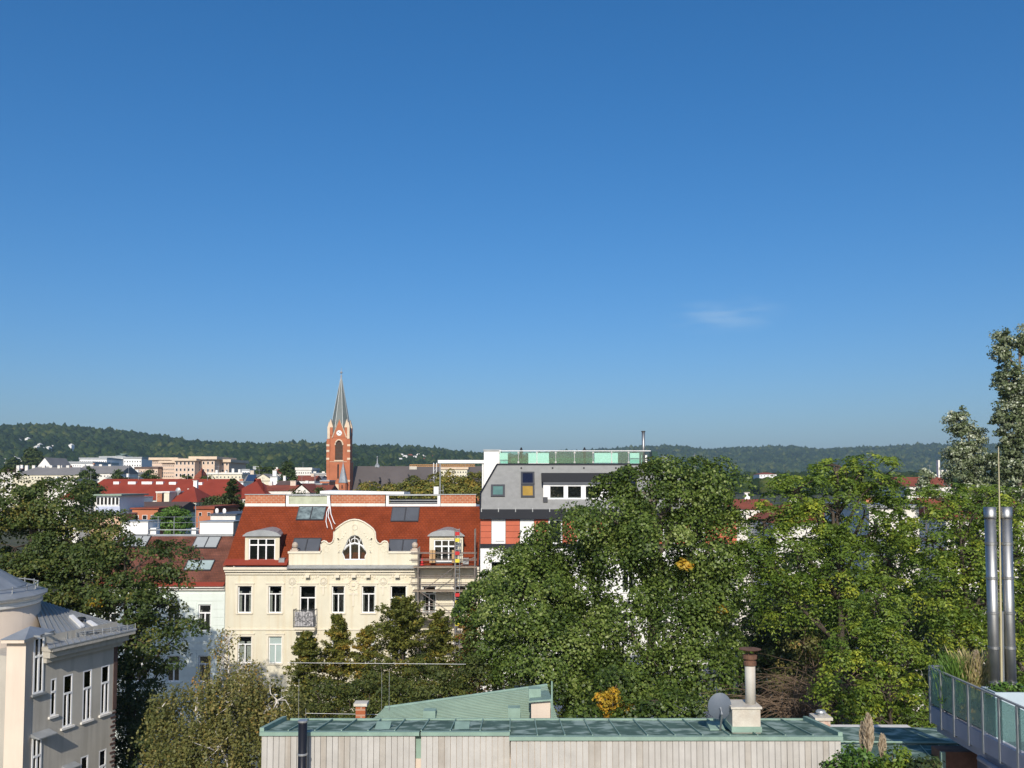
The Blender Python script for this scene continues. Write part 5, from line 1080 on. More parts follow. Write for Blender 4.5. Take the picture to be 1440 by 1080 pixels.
# ================================================================== CITY BEHIND
def fhouse(label, p0, p1, qe, qr, Y, dep, wall, roof, style='gable', wins=None, chim=(), hip=0., name='house', group=None, sky_=(), cat='house', over=.3):
    x0, x1 = xat(p0, qe, Y), xat(p1, qe, Y); ze = zat(qe, Y); xm, yb = (x0 + x1) / 2, Y + dep
    zr = zat(qr, Y + (dep / 2 if style in ('gable', 'hip') else 0)); z0 = min(h1(x0, Y), h1(x1, Y), h1(xm, Y)) - .5
    t = thing(name, label, cat, (xm, Y + dep / 2, z0), group); o = over
    MB().box(x0, x1, Y, yb, z0, ze).build('wall', M[wall] if isinstance(wall, str) else wall, t)
    rm_ = M[roof]
    if style in ('gable', 'hip'):
        a, e = x0 - o + hip, x1 + o - hip; ym = Y + dep / 2; v = [(x0 - o, Y - o, ze + .003), (x1 + o, Y - o, ze + .003), (x1 + o, yb + o, ze + .003), (x0 - o, yb + o, ze + .003), (a, ym, zr), (e, ym, zr)]
        ro = MB().add(v, [(0, 1, 5, 4), (2, 3, 4, 5), (1, 2, 5), (3, 0, 4), (3, 2, 1, 0)]).build('roof', rm_, t)
        def onroof(p, q): s_ = (q - qe) / (qr - qe); yy_ = Y - o + (dep / 2 + o) * s_; return xat(p, q, yy_), yy_, ze + (zr - ze) * s_
        for p, q, w, h_ in sky_:
            xx, yy_, zz = onroof(p, q); s_ = Y / FPX; MB().box(xx - w * s_ / 2, xx + w * s_ / 2, yy_ - .25, yy_ + .9, zz - .1, zz + h_ * s_ * .5 + .15).build('skylight', M['white'], ro)
    elif style == 'gx':
        v = [(x0 - o, Y - o, ze), (x1 + o, Y - o, ze), (xm, Y - o, zr), (x0 - o, yb, ze), (x1 + o, yb, ze), (xm, yb, zr)]
        ro = MB().add(v, [(0, 3, 5, 2), (1, 2, 5, 4), (0, 1, 4, 3), (3, 4, 5)]).build('roof', rm_, t); MB().prism([(x0, ze), (x1, ze), (xm, zr - o * (zr - ze) / ((x1 - x0) / 2 + .01) - .02)], Y, Y + .3).build('gable_wall', M[wall] if isinstance(wall, str) else wall, t)
    else:
        ro = MB().box(x0 - o, x1 + o, Y - o, yb + o, ze + .003, zr).build('roof', rm_, t)
    if wins:
        nc, rows, wp, hp = wins; s_ = Y / FPX; ww, hh = wp * s_ / 2, hp * s_ / 2
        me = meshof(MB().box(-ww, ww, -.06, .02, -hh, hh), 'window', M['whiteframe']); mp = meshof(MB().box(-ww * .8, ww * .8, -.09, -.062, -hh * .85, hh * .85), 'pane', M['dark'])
        for q in rows:
            for k in range(nc):
                xx = x0 + (x1 - x0) * (k + .5) / nc; l = (xx, Y, zat(q, Y)); wo = place('window', me, l, t); place('pane', mp, l, wo)
    for p, q0, w in chim:
        yc = Y + (dep / 2 if style in ('gable', 'hip') else dep * .3); s_ = yc / FPX; xx = xat(p, q0, yc); zz = zat(q0, yc); co = MB().box(xx - w * s_ / 2, xx + w * s_ / 2, yc - .4, yc + .4, ze, zz).build('chimney', M['offwhite'], t)
    if Y < 360 and x1 - x0 > 3.5:                    # stacks and aerials that crowd the roofs
        rq = random.Random(label); zt2 = zr if style in ('gable', 'hip') else max(ze, zr)
        for k in range(max(1, min(5, int((x1 - x0) / 6)))):
            xx = rq.uniform(x0 + .8 + hip, x1 - .8 - hip) if x1 - x0 > 2 * hip + 2 else xm; yy_ = Y + dep * rq.uniform(.4, .6); hh = rq.uniform(.5, 1.3); ww = rq.uniform(.25, .6)
            if rq.random() < .6:
                co = MB().box(xx - ww, xx + ww, yy_ - .35, yy_ + .35, ze, zt2 + hh).build('chimney', M[rq.choice(['offwhite', 'white', 'brick', 'beige'])], t); MB().box(xx - ww - .08, xx + ww + .08, yy_ - .43, yy_ + .43, zt2 + hh + .003, zt2 + hh + .1).build('cap', M['concrete'], co)
            else:
                MB().tube([(xx, yy_, ze), (xx, yy_, zt2 + 1.5 + hh)], .05, .03, 5).tube([(xx - .5, yy_, zt2 + 1.2 + hh), (xx + .5, yy_, zt2 + 1.2 + hh)], .03, None, 4).build('aerial', M['steel'], t)
    return t
pinkwall = M['pink']
fhouse('long red tiled roof with a row of white skylights', 104, 330, 703, 673.5, 170, 15, 'offwhite', 'farred', 'hip', hip=2.5, chim=((118, 679, 2), (248, 678, 2), (256, 679, 2), (240, 679, 1.5), (212, 682, 1.5)), sky_=[(164, 680.5, 8, 4), (186, 680.5, 11, 4), (207, 680.5, 15, 4), (225, 680.5, 10, 4), (243, 681, 10, 4), (279, 681.5, 12, 4)])
fhouse('hipped end of red tiled roof beside the dark conifer', 316, 375, 701, 673, 174, 16, 'offwhite', 'farred', 'hip', hip=5)
fhouse('short red roof wing at the left end of the long roof', 84, 112, 702, 680, 165, 14, 'offwhite', 'farred', 'hip', hip=1.5)
t = fhouse('red gabled roof carrying a satellite dish in front of the long roof', 236, 276, 706, 684, 140, 10, 'cream', 'farred', 'hip', hip=2.5, chim=((270, 692, 3), (266, 687, 2)), wins=(5, [709.5], 3, 4))
c = at(250.5, 690, 142); tt = thing('satellite_dish', 'big pale satellite dish on the red gabled roof', 'satellite dish', c); MB().lathe((c.x, c.y), [(.1, c.z - 1.4), (.1, c.z - .2)], 6).build('mount', M['steel'], tt)
v = [c + Vector((.42 * k / 4 * math.cos(a), -.1 + .12 * (k / 4) ** 2, .48 * k / 4 * math.sin(a))) for k in range(5) for a in [2 * math.pi * j / 16 for j in range(16)]]; MB().add(v, [(i * 16 + j, i * 16 + (j + 1) % 16, (i + 1) * 16 + (j + 1) % 16, (i + 1) * 16 + j) for i in range(4) for j in range(16)]).build('dish', M['zinc'], tt, True)
fhouse('cream box dormer standing before the long red roof', 220, 238, 693, 691, 139, 6, 'cream', 'offwhite', 'flat', wins=(1, [695], 2, 2), over=.1)
fhouse('brown tiled roof between glass pavilion and round green tree', 166, 240, 722, 705.5, 112, 12, 'offwhite', 'farbrown', 'gable', chim=((196, 703, 4), (180, 703, 3)))
fhouse('orange brick house with two white windows', 186, 222, 716, 714, 106, 7, 'orangewall', 'farred2', 'flat', wins=(3, [727.5], 7, 6.5), over=.2)
t = fhouse('white glazed roof pavilion with blue grey apron', 136, 168, 697, 695, 104, 7, 'white', 'copper2', 'flat', wins=(6, [704.5], 4, 12), over=.4, name='pavilion', cat='pavilion')
xa, xb = xat(134.5, 715, 103.5), xat(169, 715, 103.5); MB().box(xa, xb, 103.4, 103.5, zat(721, 103.5), zat(712, 103.5)).build('apron', mat('blue_grey_sheet', (.42, .45, .55)), t)
fhouse('pale orange house under the glazed pavilion', 128, 169, 724, 722, 102, 9, mat('apricot_plaster', (.60, .40, .27), var=.08), 'zinc', 'flat', wins=(2, [733], 3, 6), over=.3)
fhouse('red house front left of the dark flat roof', 276, 300, 716, 712, 100, 9, 'orangewall', 'farred2', 'flat', wins=(2, [723], 4, 5), chim=((296, 720, 3),), over=.2)
t = fhouse('dark flat roofed house carrying two white satellite dishes', 296, 331, 724, 722.5, 84, 8, 'offwhite', 'shutter', 'flat', over=.2)
for p, lab in ((305, 'left of two small white satellite dishes on dark flat roof'), (315.5, 'right of two small white satellite dishes on dark flat roof')):
    c = at(p, 718.5, 86); tt = thing('satellite_dish', lab, 'satellite dish', (c.x, 86, zat(724, 86))); MB().tube([(c.x, 86, zat(723.5, 86)), c], .03, None, 5).build('mount', M['steel'], tt)
    v = [c + Vector((.17 * k / 3 * math.cos(a), -.06 + .06 * (k / 3) ** 2, .26 * k / 3 * math.sin(a))) for k in range(4) for a in [2 * math.pi * j / 14 for j in range(14)]]; MB().add(v, [(i * 14 + j, i * 14 + (j + 1) % 14, (i + 1) * 14 + (j + 1) % 14, (i + 1) * 14 + j) for i in range(3) for j in range(14)]).build('dish', M['white'], tt, True)
fhouse('white low block with terrace rails before the long red roof', 182, 198, 700, 698.5, 150, 5, 'white', 'zinc', 'flat', over=.1)
fhouse('cream stair block left of the cream dormer', 169, 182, 696, 695, 142, 5, 'cream', 'zinc', 'flat', over=.1)
# grey long roof and white / pink complexes on the slope
fhouse('long grey slate roof with pale chimneys on the far left', 18, 112, 668, 657, 300, 16, 'cream', 'fargrey', 'hip', hip=4, chim=tuple((p, 654.5, 4) for p in (26, 38, 48, 62, 72, 86, 96)), wins=(22, [671.5], 1.5, 2.5))
fhouse('right continuation of the long grey slate roof', 104, 168, 666, 655, 310, 16, 'offwhite', 'fargrey', 'gable', chim=tuple((p, 653, 4) for p in (118, 130, 142, 155)), wins=(14, [669.5], 1.5, 2.5))
fhouse('cluster of pale plaster houses below the grey roof', 68, 108, 676, 673, 240, 12, 'offwhite', 'zinc', 'flat', wins=(8, [680], 2, 3), chim=((80, 670, 3), (92, 671, 3)))
fhouse('white gabled church hall among the trees at far left', 53, 72, 656, 643, 420, 20, 'white', 'fargrey', 'gx')
fhouse('low white wing of the hillside complex', 80, 130, 652, 649, 460, 30, 'white', 'zinc', 'flat', wins=(16, [655, 659], 1.2, 1.8))
fhouse('white flat roofed block of the hillside complex', 112, 150, 646, 643.5, 480, 30, 'white', 'zinc', 'flat', wins=(14, [649, 653, 657], 1.2, 1.8))
fhouse('middle white block with flat roof on the slope', 140, 176, 643.5, 641.5, 500, 30, 'white', 'zinc', 'flat', wins=(12, [647, 651, 656], 1.3, 2))
fhouse('tall white right block of the hillside complex', 174, 199, 645, 642.5, 440, 28, 'white', 'zinc', 'flat', wins=(7, [649, 654.5, 660], 1.6, 2.4))
fhouse('white block joining the pink building', 198, 216, 648, 646, 455, 28, 'white', 'zinc', 'flat', wins=(5, [652, 657], 1.5, 2.2))
t = fhouse('small white domed pavilion roof above the white complex', 162, 172, 641, 638, 530, 14, 'white', 'copper2', 'hip', hip=5, name='pavilion', cat='pavilion')
fhouse('low pink beige annexe left of the pink building', 190, 222, 659, 656.5, 400, 20, 'pink', 'farbrown', 'flat', wins=(9, [663], 1.5, 2.2))
fhouse('left wing of the pink beige apartment complex', 214, 248, 647, 643.5, 420, 26, 'pink', 'sandstone', 'flat', wins=(12, [651, 656, 661, 666], 1.5, 2.4), over=1.2)
fhouse('stepped middle block of the pink beige complex', 228, 262, 651, 648, 405, 26, 'pink', 'sandstone', 'flat', wins=(12, [655, 660, 665, 670], 1.5, 2.4), over=1.2)
fhouse('central pink beige block with tall windows', 246, 274, 648, 645, 396, 26, 'pink', 'sandstone', 'flat', wins=(5, [651.5, 660.5, 668], 2.8, 4.2), over=1.0)
fhouse('highest pink beige block with overhanging flat roof', 271, 302, 646, 642, 402, 26, 'pink', 'sandstone', 'flat', wins=(5, [651, 661.5, 669], 2.8, 4.2), over=1.4)
fhouse('right wing of the pink beige complex', 300, 322, 650, 646, 410, 26, 'pink', 'sandstone', 'flat', wins=(4, [652.8, 662], 2.6, 3.6), over=1.2)
fhouse('red pointed turret roof before the pink building', 273, 283, 671, 658, 300, 8, 'farred2', 'farred2', 'hip', hip=1.5, over=.1)
fhouse('cream house partly behind trees below the pink building', 292, 340, 667, 664.5, 290, 14, 'cream', 'offwhite', 'flat', wins=(9, [671], 1.8, 2.6), chim=((305, 661, 3), (328, 659, 3), (337, 660, 3), (318, 662, 2)))
# rooftops between the pink building and the church
fhouse('house with blue solar panels on its tilted roof', 340, 362, 681, 667, 260, 14, 'offwhite', 'fargrey', 'gable')
c0 = [at(345, 679.5, 258.8), at(357, 679.5, 258.8), at(361.5, 669.5, 264.2), at(349.5, 669.5, 264.2)]; MB().slab([p_ + Vector((0, -.3, .45)) for p_ in c0], (0, 0, -.15)).build('solar_panel', mat('solar_panel', (.03, .05, .10), rough=.25, spec=.6), bpy.data.objects[[o_.name for o_ in bpy.data.objects if o_.get('label', '').startswith('house with blue solar')][0]])
fhouse('cream gabled house wall beside the solar roof', 356, 384, 676, 666, 262, 14, 'cream', 'fargrey', 'gx', wins=(3, [680], 2, 3))
fhouse('white rendered stair block right of the cream gable', 380, 390, 671, 669.5, 258, 8, 'white', 'zinc', 'flat', over=.1)
fhouse('low red roof with a brick chimney above the brick parapet', 366, 414, 690, 682, 180, 10, 'offwhite', 'farred2', 'gable', chim=((381, 677, 5),))
fhouse('red roof house with white gable verge', 412, 436, 693, 680, 176, 12, 'offwhite', 'farred2', 'gx')
fhouse('red roof right of the white gable verge', 428, 462, 692, 682, 182, 10, 'offwhite', 'farred2', 'gable')
fhouse('dark red roof above the cypress tree', 384, 398, 666, 659.5, 330, 12, 'offwhite', 'farred2', 'gable', chim=((388, 657, 6),))
fhouse('white two storey block with red band near the tower', 416, 438, 661, 657.5, 340, 14, 'offwhite', 'offwhite', 'flat', wins=(7, [665], 1.6, 2.2))
fhouse('red roof below the white block', 414, 442, 676, 668.5, 300, 12, 'offwhite', 'farred2', 'gable', chim=((428, 674, 3), (434, 675, 4), (420, 676, 3)))
fhouse('pale flat house front with small windows left of tower', 396, 452, 681, 679.5, 270, 10, 'offwhite', 'zinc', 'flat', wins=(14, [684], 2, 2.6), chim=((432, 676, 4), (424, 678, 4), (408, 677, 3)))
fhouse('white house close to the church tower', 438, 462, 667, 665, 335, 12, 'offwhite', 'zinc', 'flat', wins=(6, [671], 1.8, 2.4), chim=((443, 663, 4), (455, 663, 4)))
fhouse('red walled house at the foot of the tower', 450, 463, 677, 675, 290, 10, 'orangewall', 'zinc', 'flat', wins=(3, [681], 1.6, 2.4), over=.1)
fhouse('white chimney block between trees', 356, 368, 659, 655.5, 380, 12, 'white', 'zinc', 'flat', over=.1)
fhouse('white cottage left of the olive trees', 340, 351, 662, 659.5, 350, 12, 'white', 'zinc', 'flat', wins=(3, [664.5], 1.4, 1.8), over=.1)
for a in (('flat white house left of the solar roof', 322, 342, 678, 676.5, 240, 10, 'white', 'zinc', 'flat', (5, [682], 2, 2.6)), ('tan roofed house before the cream gable', 350, 372, 690, 684, 205, 9, 'offwhite', 'farbrown', 'gable', (5, [693], 2, 2.6)), ('brown gable roof behind the low red roof', 388, 412, 683, 676, 215, 9, 'offwhite', 'farbrown', 'gable', (6, [685.5], 2, 2.4)), ('narrow white house with grey roof left of the tower', 440, 452, 672, 668.5, 310, 9, 'white', 'fargrey', 'gable', (4, [676], 1.6, 2.2)), ('pale yellow house under the olive treetops', 362, 380, 671, 668, 320, 10, 'cream', 'farred2', 'hip', (6, [674], 1.5, 2.2)), ('white terrace house left of the dark tree', 326, 340, 671, 669, 300, 9, 'white', 'zinc', 'flat', (4, [674.5], 1.6, 2.2)), ('small grey roof between white complex and pink annexe', 176, 196, 669, 664, 330, 10, 'offwhite', 'fargrey', 'gable', (6, [671.5], 1.5, 2)), ('cream terrace behind the bare topped tree', 150, 178, 673, 671, 260, 9, 'cream', 'zinc', 'flat', (8, [676], 1.8, 2.4)), ('brown hipped roof at the left edge of the town', 0, 22, 664, 658, 330, 12, 'offwhite', 'farbrown', 'hip', (7, [667], 1.6, 2.2))):
    fhouse(*a[:10], wins=a[10], over=.25)
# villas on the wooded slope
rv = random.Random(8)
def onland(px, py, lift):
    d = ray(px, py); Y = 500.
    while Y < 4000:
        p_ = CAM + d * (Y / d.y)
        if p_.z - lift < h1(p_.x, Y): return Y
        Y += 10
    return 1500.
vl = [(563, 638), (570, 640), (577, 638.5), (583, 641), (588, 638), (594, 639.5), (600, 641), (606, 640), (562, 644), (598, 644)]
for p, q in vl: fhouse('small white villa on the wooded slope right of the church spire', p - rv.uniform(2.5, 4), p + rv.uniform(2.5, 4), q + 2.0, q, onland(p, q + 2, 11), 10, 'offwhite', 'offwhite' if rv.random() < .6 else 'farred2', 'hip', hip=1.5, group='white villas on the slope', name='villa', cat='villa')
for p, q in ((37, 615), (24, 617), (54, 623), (50, 626.5), (58, 629), (66, 627.5), (72, 626), (98, 624)): fhouse('tiny white villa high on the wooded hill at far left', p - rv.uniform(1.4, 2.6), p + rv.uniform(1.4, 2.6), q + 1.8, q, onland(p, q + 2, 13), 10, 'white', 'offwhite', 'hip', hip=1.5, group='white villas high on the left hill', name='villa', cat='villa')
for p, q in ((3, 645), (9, 643), (16, 641.5), (23, 644), (28, 646), (6, 650)): fhouse('small white house at the far left edge under the hill', p - rv.uniform(2.5, 4), p + rv.uniform(2.5, 4), q + 2.5, q, onland(p, q + 3, 8), 10, 'offwhite', 'offwhite', 'hip', hip=1.5, group='white houses at the left edge')
fhouse('cream block behind the olive trees under the crane jib', 620, 657, 660, 657, 330 - 40, 10, 'cream', 'sandstone', 'flat', wins=(10, [664, 669], 1.8, 2.4), over=.4)
# right of the big tree
fhouse('pink and white house below the far ridge', 1068, 1092, 667, 664.5, 560, 14, 'white', 'farred2', 'hip', hip=4, wins=(5, [669], 1.5, 2))
fhouse('red tiled roof with cream chimney blocks right of big tree', 1018, 1092, 716, 702, 130, 12, 'offwhite', 'farred2', 'gable', chim=((1022, 712, 8), (1033, 711, 10), (1052, 711, 8)), wins=(7, [722], 3, 6))
fhouse('red roof behind the spreading ailanthus', 1088, 1200, 735, 708, 118, 14, 'offwhite', 'farred2', 'hip', hip=4, wins=(9, [742], 4, 7))
fhouse('white house front glimpsed through the ailanthus leaves', 1222, 1292, 714, 710, 84, 12, 'offwhite', 'zinc', 'flat', wins=(4, [738, 790, 845], 8, 20))
fhouse('dark red roof left of the silver poplars', 1275, 1345, 684, 671, 170, 14, 'offwhite', 'farred2', 'gable', chim=((1319, 647, 2.4), (1324, 661, 3), (1331, 660, 3.5)))
fhouse('brick red house at the far right behind the trees', 1330, 1470, 730, 700, 105, 14, 'offwhite', 'farred2', 'gable', wins=(8, [745, 790], 7, 14))
# crane
t = thing('tower_crane', 'orange tower crane jib crossing the church roof', 'crane', (xat(612, 655, 300), 300, h1(xat(612, 655, 300), 300)))
za, zb = zat(656, 300), zat(653.5, 300); b = MB()
xs = np.linspace(xat(576, 655, 300), xat(668, 655, 300), 36)
for yy_ in (299.6, 300.4): b.tube([(xs[0], yy_, za), (xs[-1], yy_, za)], .09, None, 4)
b.tube([(xs[0], 300, zb), (xs[-1], 300, zb)], .09, None, 4)
for k in range(35): b.tube([(xs[k], 299.6, za), ((xs[k] + xs[k + 1]) / 2, 300, zb)], .07, None, 3); b.tube([((xs[k] + xs[k + 1]) / 2, 300, zb), (xs[k + 1], 300.4, za)], .07, None, 3)
b.build('jib', M['orange'], t)
xm = xat(612, 655, 300); b = MB(); 
for dx in (-.5, .5):
    for dy in (-.5, .5): b.tube([(xm + dx, 300 + dy, h1(xm, 300)), (xm + dx, 300 + dy, zb + .6)], .12, None, 4)
for k in range(16): z = h1(xm, 300) + k * 1.2; b.tube([(xm - .5, 299.5, z), (xm + .5, 299.5, z + 1.2)], .07, None, 3)
b.build('mast', M['white'], t); MB().box(xs[0], xs[0] + 2.5, 299.4, 300.6, za - 1.0, za).build('counterweight', M['concrete'], t)
# garden terrace glimpsed left of the concrete chimney
gy = 72.0
t = thing('trellis', 'yellow garden trellis behind the concrete chimney flue', 'trellis', at(1041, 955, gy)); b = MB()
for k in range(6): p = 1033 + k * 3.2; c = at(p, 945, gy); b.box(c.x - .03, c.x + .03, gy, gy + .03, zat(957, gy), zat(936, gy))
b.build('upright', M['trellis'], t); b = MB()
for k in range(5): z = zat(938 + k * 3.6, gy); b.box(xat(1032, 945, gy), xat(1050, 945, gy), gy - .032, gy - .002, z - .03, z + .03)
b.build('crossbar', M['trellis'], t)
tag(MB().box(xat(1022, 965, gy), xat(1084, 965, gy), gy - .3, gy + .3, 0, zat(956, gy)).build('garden_wall', M['beige']), 'low beige garden wall under the yellow trellis', 'wall')
t = thing('street_lamp', 'white street lamp head among the dark branches', 'lamp', (xat(1098, 862, 56), 56, 0)); xl = xat(1098, 862, 56); b = MB(); b.tube([(xl, 56, 0), (xl, 56, zat(864, 56)), (xl + .35, 55.9, zat(861.5, 56))], .06, .04, 8); b.build('pole', M['steel'], t)
b = MB(); z = zat(861, 56); b.hexa([(xl + .2, 55.75, z - .05), (xl + 1.0, 55.8, z - .02), (xl + 1.0, 56.0, z - .02), (xl + .2, 56.05, z - .05), (xl + .25, 55.8, z + .1), (xl + .95, 55.84, z + .06), (xl + .95, 55.96, z + .06), (xl + .25, 56.0, z + .1)]); b.build('lamp_head', M['white'], t)
# ================================================================== TREES
TA = tree('poplar_tree', 'broad leafy tree before the terracotta band of the grey-roofed house', 'tree', 770, 46, [(757, 782, 36), (712, 812, 44), (682, 848, 34), (762, 752, 13), (740, 850, 68, -1), (700, 905, 52), (775, 930, 68, -2), (838, 968, 58, -2), (815, 885, 58, 1), (806, 815, 46)], 'broad', M['leaf_poplar'], M['bark'], 11, tr=.34, cr=.88, dens=1.0, per=300, L=.15, W=.115, flat=.78, up=.3, bough=True, tint=.48)
TB = tree('poplar_tree', 'tallest leafy tree in the middle with two rounded tops', 'tree', 905, 44, [(852, 722, 54), (905, 692, 44), (925, 680, 28), (955, 692, 48), (985, 680, 28), (1005, 690, 40), (1022, 760, 34), (868, 775, 52, 1), (985, 765, 54), (925, 765, 52, -1), (965, 830, 46), (1002, 845, 42), (960, 890, 50, -1), (905, 838, 24), (872, 872, 30), (875, 960, 50, -2), (935, 965, 42, -2), (985, 955, 44, -2), (1010, 905, 30)], 'broad', M['leaf_poplar'], M['bark'], 12, tr=.42, cr=.88, dens=1.0, per=300, L=.15, W=.115, flat=.78, up=.3, bough=True, tint=.46)
TL = tree('linden_tree', 'dark olive tree filling the left edge above the round tower', 'tree', 60, 52, [(28, 702, 42), (82, 708, 48), (20, 770, 60), (100, 760, 55), (150, 745, 24), (55, 825, 60, -1), (128, 822, 48, -1), (10, 850, 50, -1), (100, 870, 45), (150, 800, 25)], 'broad', M['leaf_linden'], M['darkbark'], 21, tr=.4, cr=.92, dens=1.2, per=200, L=.17, W=.12, flat=.5, bough=True, tint=.44, tvar=.2)
tree('linden_tree', 'dark green tree in front of the mint house windows', 'tree', 190, 50, [(195, 795, 42), (240, 790, 32), (165, 775, 22), (225, 850, 42), (175, 850, 42, -1), (258, 885, 18), (205, 905, 44, -1), (165, 920, 40), (235, 930, 22), (190, 970, 36), (205, 1030, 40)], 'broad', M['leaf_linden'], M['darkbark'], 22, tr=.3, cr=.8, dens=.9, per=130, L=.17, W=.12, flat=.48, bough=True, tint=.36, tvar=.2)
tree('birch_tree', 'slender weeping birch with pale limbs before mint and cream houses', 'tree', 322, 46, [(322, 900, 18), (312, 930, 26), (345, 935, 22), (300, 965, 28), (335, 965, 24)], 'droop', M['leaf_birch'], M['birchbark'], 31, tr=.14, cr=.42, dens=.42, strands=4, per=10, L=.14, W=.09, tint=.55, tw=.022, ntip=40)
tree('birch_tree', 'wide olive yellow weeping tree at the bottom left', 'tree', 320, 40, [(330, 985, 46), (275, 1000, 42), (390, 985, 36), (250, 1045, 44), (310, 1050, 52, -1), (370, 1045, 46), (235, 985, 20)], 'droop', M['leaf_birch'], M['birchbark'], 32, tr=.2, cr=.48, dens=.95, strands=8, per=11, SL=1.1, L=.13, W=.085, tint=.42)
for k, (px, py, r, Y, host, lab) in enumerate(((961, 793, 5, 42, TB, 'patch of yellow leaves high in the crown'), (1013, 855, 5, 42.5, TB, 'small yellow patch low on the right'), (132, 845, 6, 48, TL, 'tuft of orange yellow leaves'))):
    rng = np.random.default_rng(80 + k); crown_broad(host, px_blobs([(px, py, r), (px + r * .9, py + r * .5, r * .6)], Y), M['leaf_yellow'], rng, cr=.25, dens=.9, per=28, L=.16, W=.12, name='yellow_leaves')
    MB().tube([at(px, py, Y), at(px + 4, py + 14, Y + 1.5), at(px + 8, py + 40, Y + 3)], .02, .05, 5).build('branch', M['bark'], host)
def cone_tree(label, px, ptop, pbot, wpx, Y, mt, seed, **kw):
    rng = np.random.default_rng(seed); x = xat(px, ptop, Y); t = thing('conifer_tree' if mt == 'leaf_dark' else 'hornbeam_tree', label, 'tree', (x, Y, 0)); zt, zb = zat(ptop, Y), zat(pbot, Y)
    kw['n_br'] = int(kw['n_br'] * .85); kw['tint'] += .18; kw.setdefault('L', .17); kw.setdefault('W', .085); wpx *= 1.3
    crown_cone(t, (x, Y, 0), zb, zt, wpx * Y / FPX, M[mt], rng, **kw); b = MB(); b.tube([(x, Y, -.1), (x + .1, Y, zb), (x, Y, zt - .2)], .16, .02, 7)
    for k in range(26): z = zb + (zt - zb) * (k / 26); a = rng.random() * 6.28; l = wpx * Y / FPX * .7 * (1 - k / 26); b.tube([(x, Y, z), (x + l * math.cos(a), Y + l * math.sin(a), z + l * .3)], .03, .008, 4, False)
    b.build('trunk', M['darkbark'], t)
cone_tree('narrow dark green pyramid tree below the cream house balcony', 432, 892, 1040, 42, 50, 'leaf_olive', 41, n_br=190, per=95, tint=.30)
cone_tree('pointed olive tree between balcony and window row', 475, 868, 1040, 46, 51, 'leaf_olive', 42, n_br=210, per=95, tint=.5)
cone_tree('thin brownish green tree left of the tall layered tree', 516, 884, 1040, 40, 50, 'leaf_olive', 43, n_br=160, per=85, tint=.58)
cone_tree('tall layered dark tree in front of the scaffold', 566, 846, 1045, 70, 49, 'leaf_olive', 44, n_br=330, per=100, tint=.28, pw=.6)
cone_tree('short feathery olive tree right of the layered tree', 618, 862, 1040, 48, 51, 'leaf_olive', 45, n_br=190, per=85, tint=.4)
cone_tree('rust tinged tree beside the scaffold ladder', 662, 850, 1030, 38, 52, 'leaf_rust', 46, n_br=150, per=80, tint=.4)
for k, (px, py, r, Y, lab) in enumerate(((450, 985, 42, 45, 'dark evergreen bush behind the wire left of the copper roof'), (520, 975, 46, 44, 'dark evergreen bush behind the brick chimney'), (600, 965, 50, 44, 'dark evergreen bush above the rear copper roof'), (670, 950, 46, 45, 'dark evergreen bush left of the leafy trees'), (740, 985, 40, 42, 'dark undergrowth bush at the end of the rear copper roof'), (190, 985, 40, 47, 'dark bush added as the shade right of the corner building'), (185, 1045, 40, 45, 'dark low bush added as shade at the foot of the corner building'))):
    tree('evergreen_bush', lab, 'bush', px, Y, [(px, py, r), (px - r * .6, py + 18, r * .7), (px + r * .6, py + 16, r * .7), (px, py + 45, r)], 'broad', M['leaf_dark' if px < 300 else 'leaf_olive'], M['darkbark'], 50 + k, tr=.12, cr=.55, dens=.9, per=60, L=.15, W=.08, flat=.4, tint=.5 if px < 300 else .12, ntip=10)  # the two leftmost bushes are added; dark leaves stand in for deep shadow
tree('flowering_shrub', 'orange yellow autumn shrub under the middle trees', 'shrub', 860, 39, [(848, 985, 14), (862, 975, 9), (875, 1000, 13), (858, 1004, 12)], 'broad', M['leaf_yellow'], M['twig'], 60, tr=.05, cr=.25, dens=1.0, per=26, L=.15, W=.1, ntip=20)
tree('leafy_shrub', 'green shrub mass at the foot of the tallest tree', 'shrub', 900, 38, [(820, 1010, 30), (890, 1012, 30), (960, 1005, 34), (925, 985, 30)], 'broad', M['leaf_poplar'], M['darkbark'], 61, tr=.08, cr=.45, dens=.9, per=50, L=.15, W=.11, tint=.3, ntip=20)
# ailanthus on the right
tree('ailanthus_tree', 'tall ailanthus with flat spreading crown right of centre', 'tree', 1175, 43, [(1215, 660, 36, 0, .8), (1180, 655, 26, 0, .8), (1245, 668, 26, 0, .8), (1115, 692, 46, 0, .8), (1160, 710, 50), (1215, 725, 52), (1075, 735, 38, 0, .8), (1265, 720, 38), (1120, 770, 55), (1060, 785, 36), (1185, 790, 56), (1250, 790, 46), (1105, 830, 46, 1), (1165, 850, 40, 2)], 'frond', M['leaf_ailanthus'], M['darkbark'], 71, tr=.3, cr=.8, dens=1.45, fr=9, pairs=5, W=.12, L=.22, tint=.48, ntip=110, tw=.025)
tree('ailanthus_tree', 'bright yellow green ailanthus behind the steel flue pipes', 'tree', 1380, 40, [(1330, 705, 38, 0, .8), (1385, 705, 36, 0, .8), (1430, 715, 38), (1310, 760, 40), (1360, 775, 48), (1420, 790, 50), (1320, 830, 44), (1385, 850, 50), (1440, 870, 40), (1430, 930, 34), (1340, 890, 34)], 'frond', M['leaf_ailanthus'], M['darkbark'], 72, tr=.26, cr=.8, dens=1.45, fr=9, pairs=5, W=.12, L=.22, tint=.58, ntip=80, tw=.025)
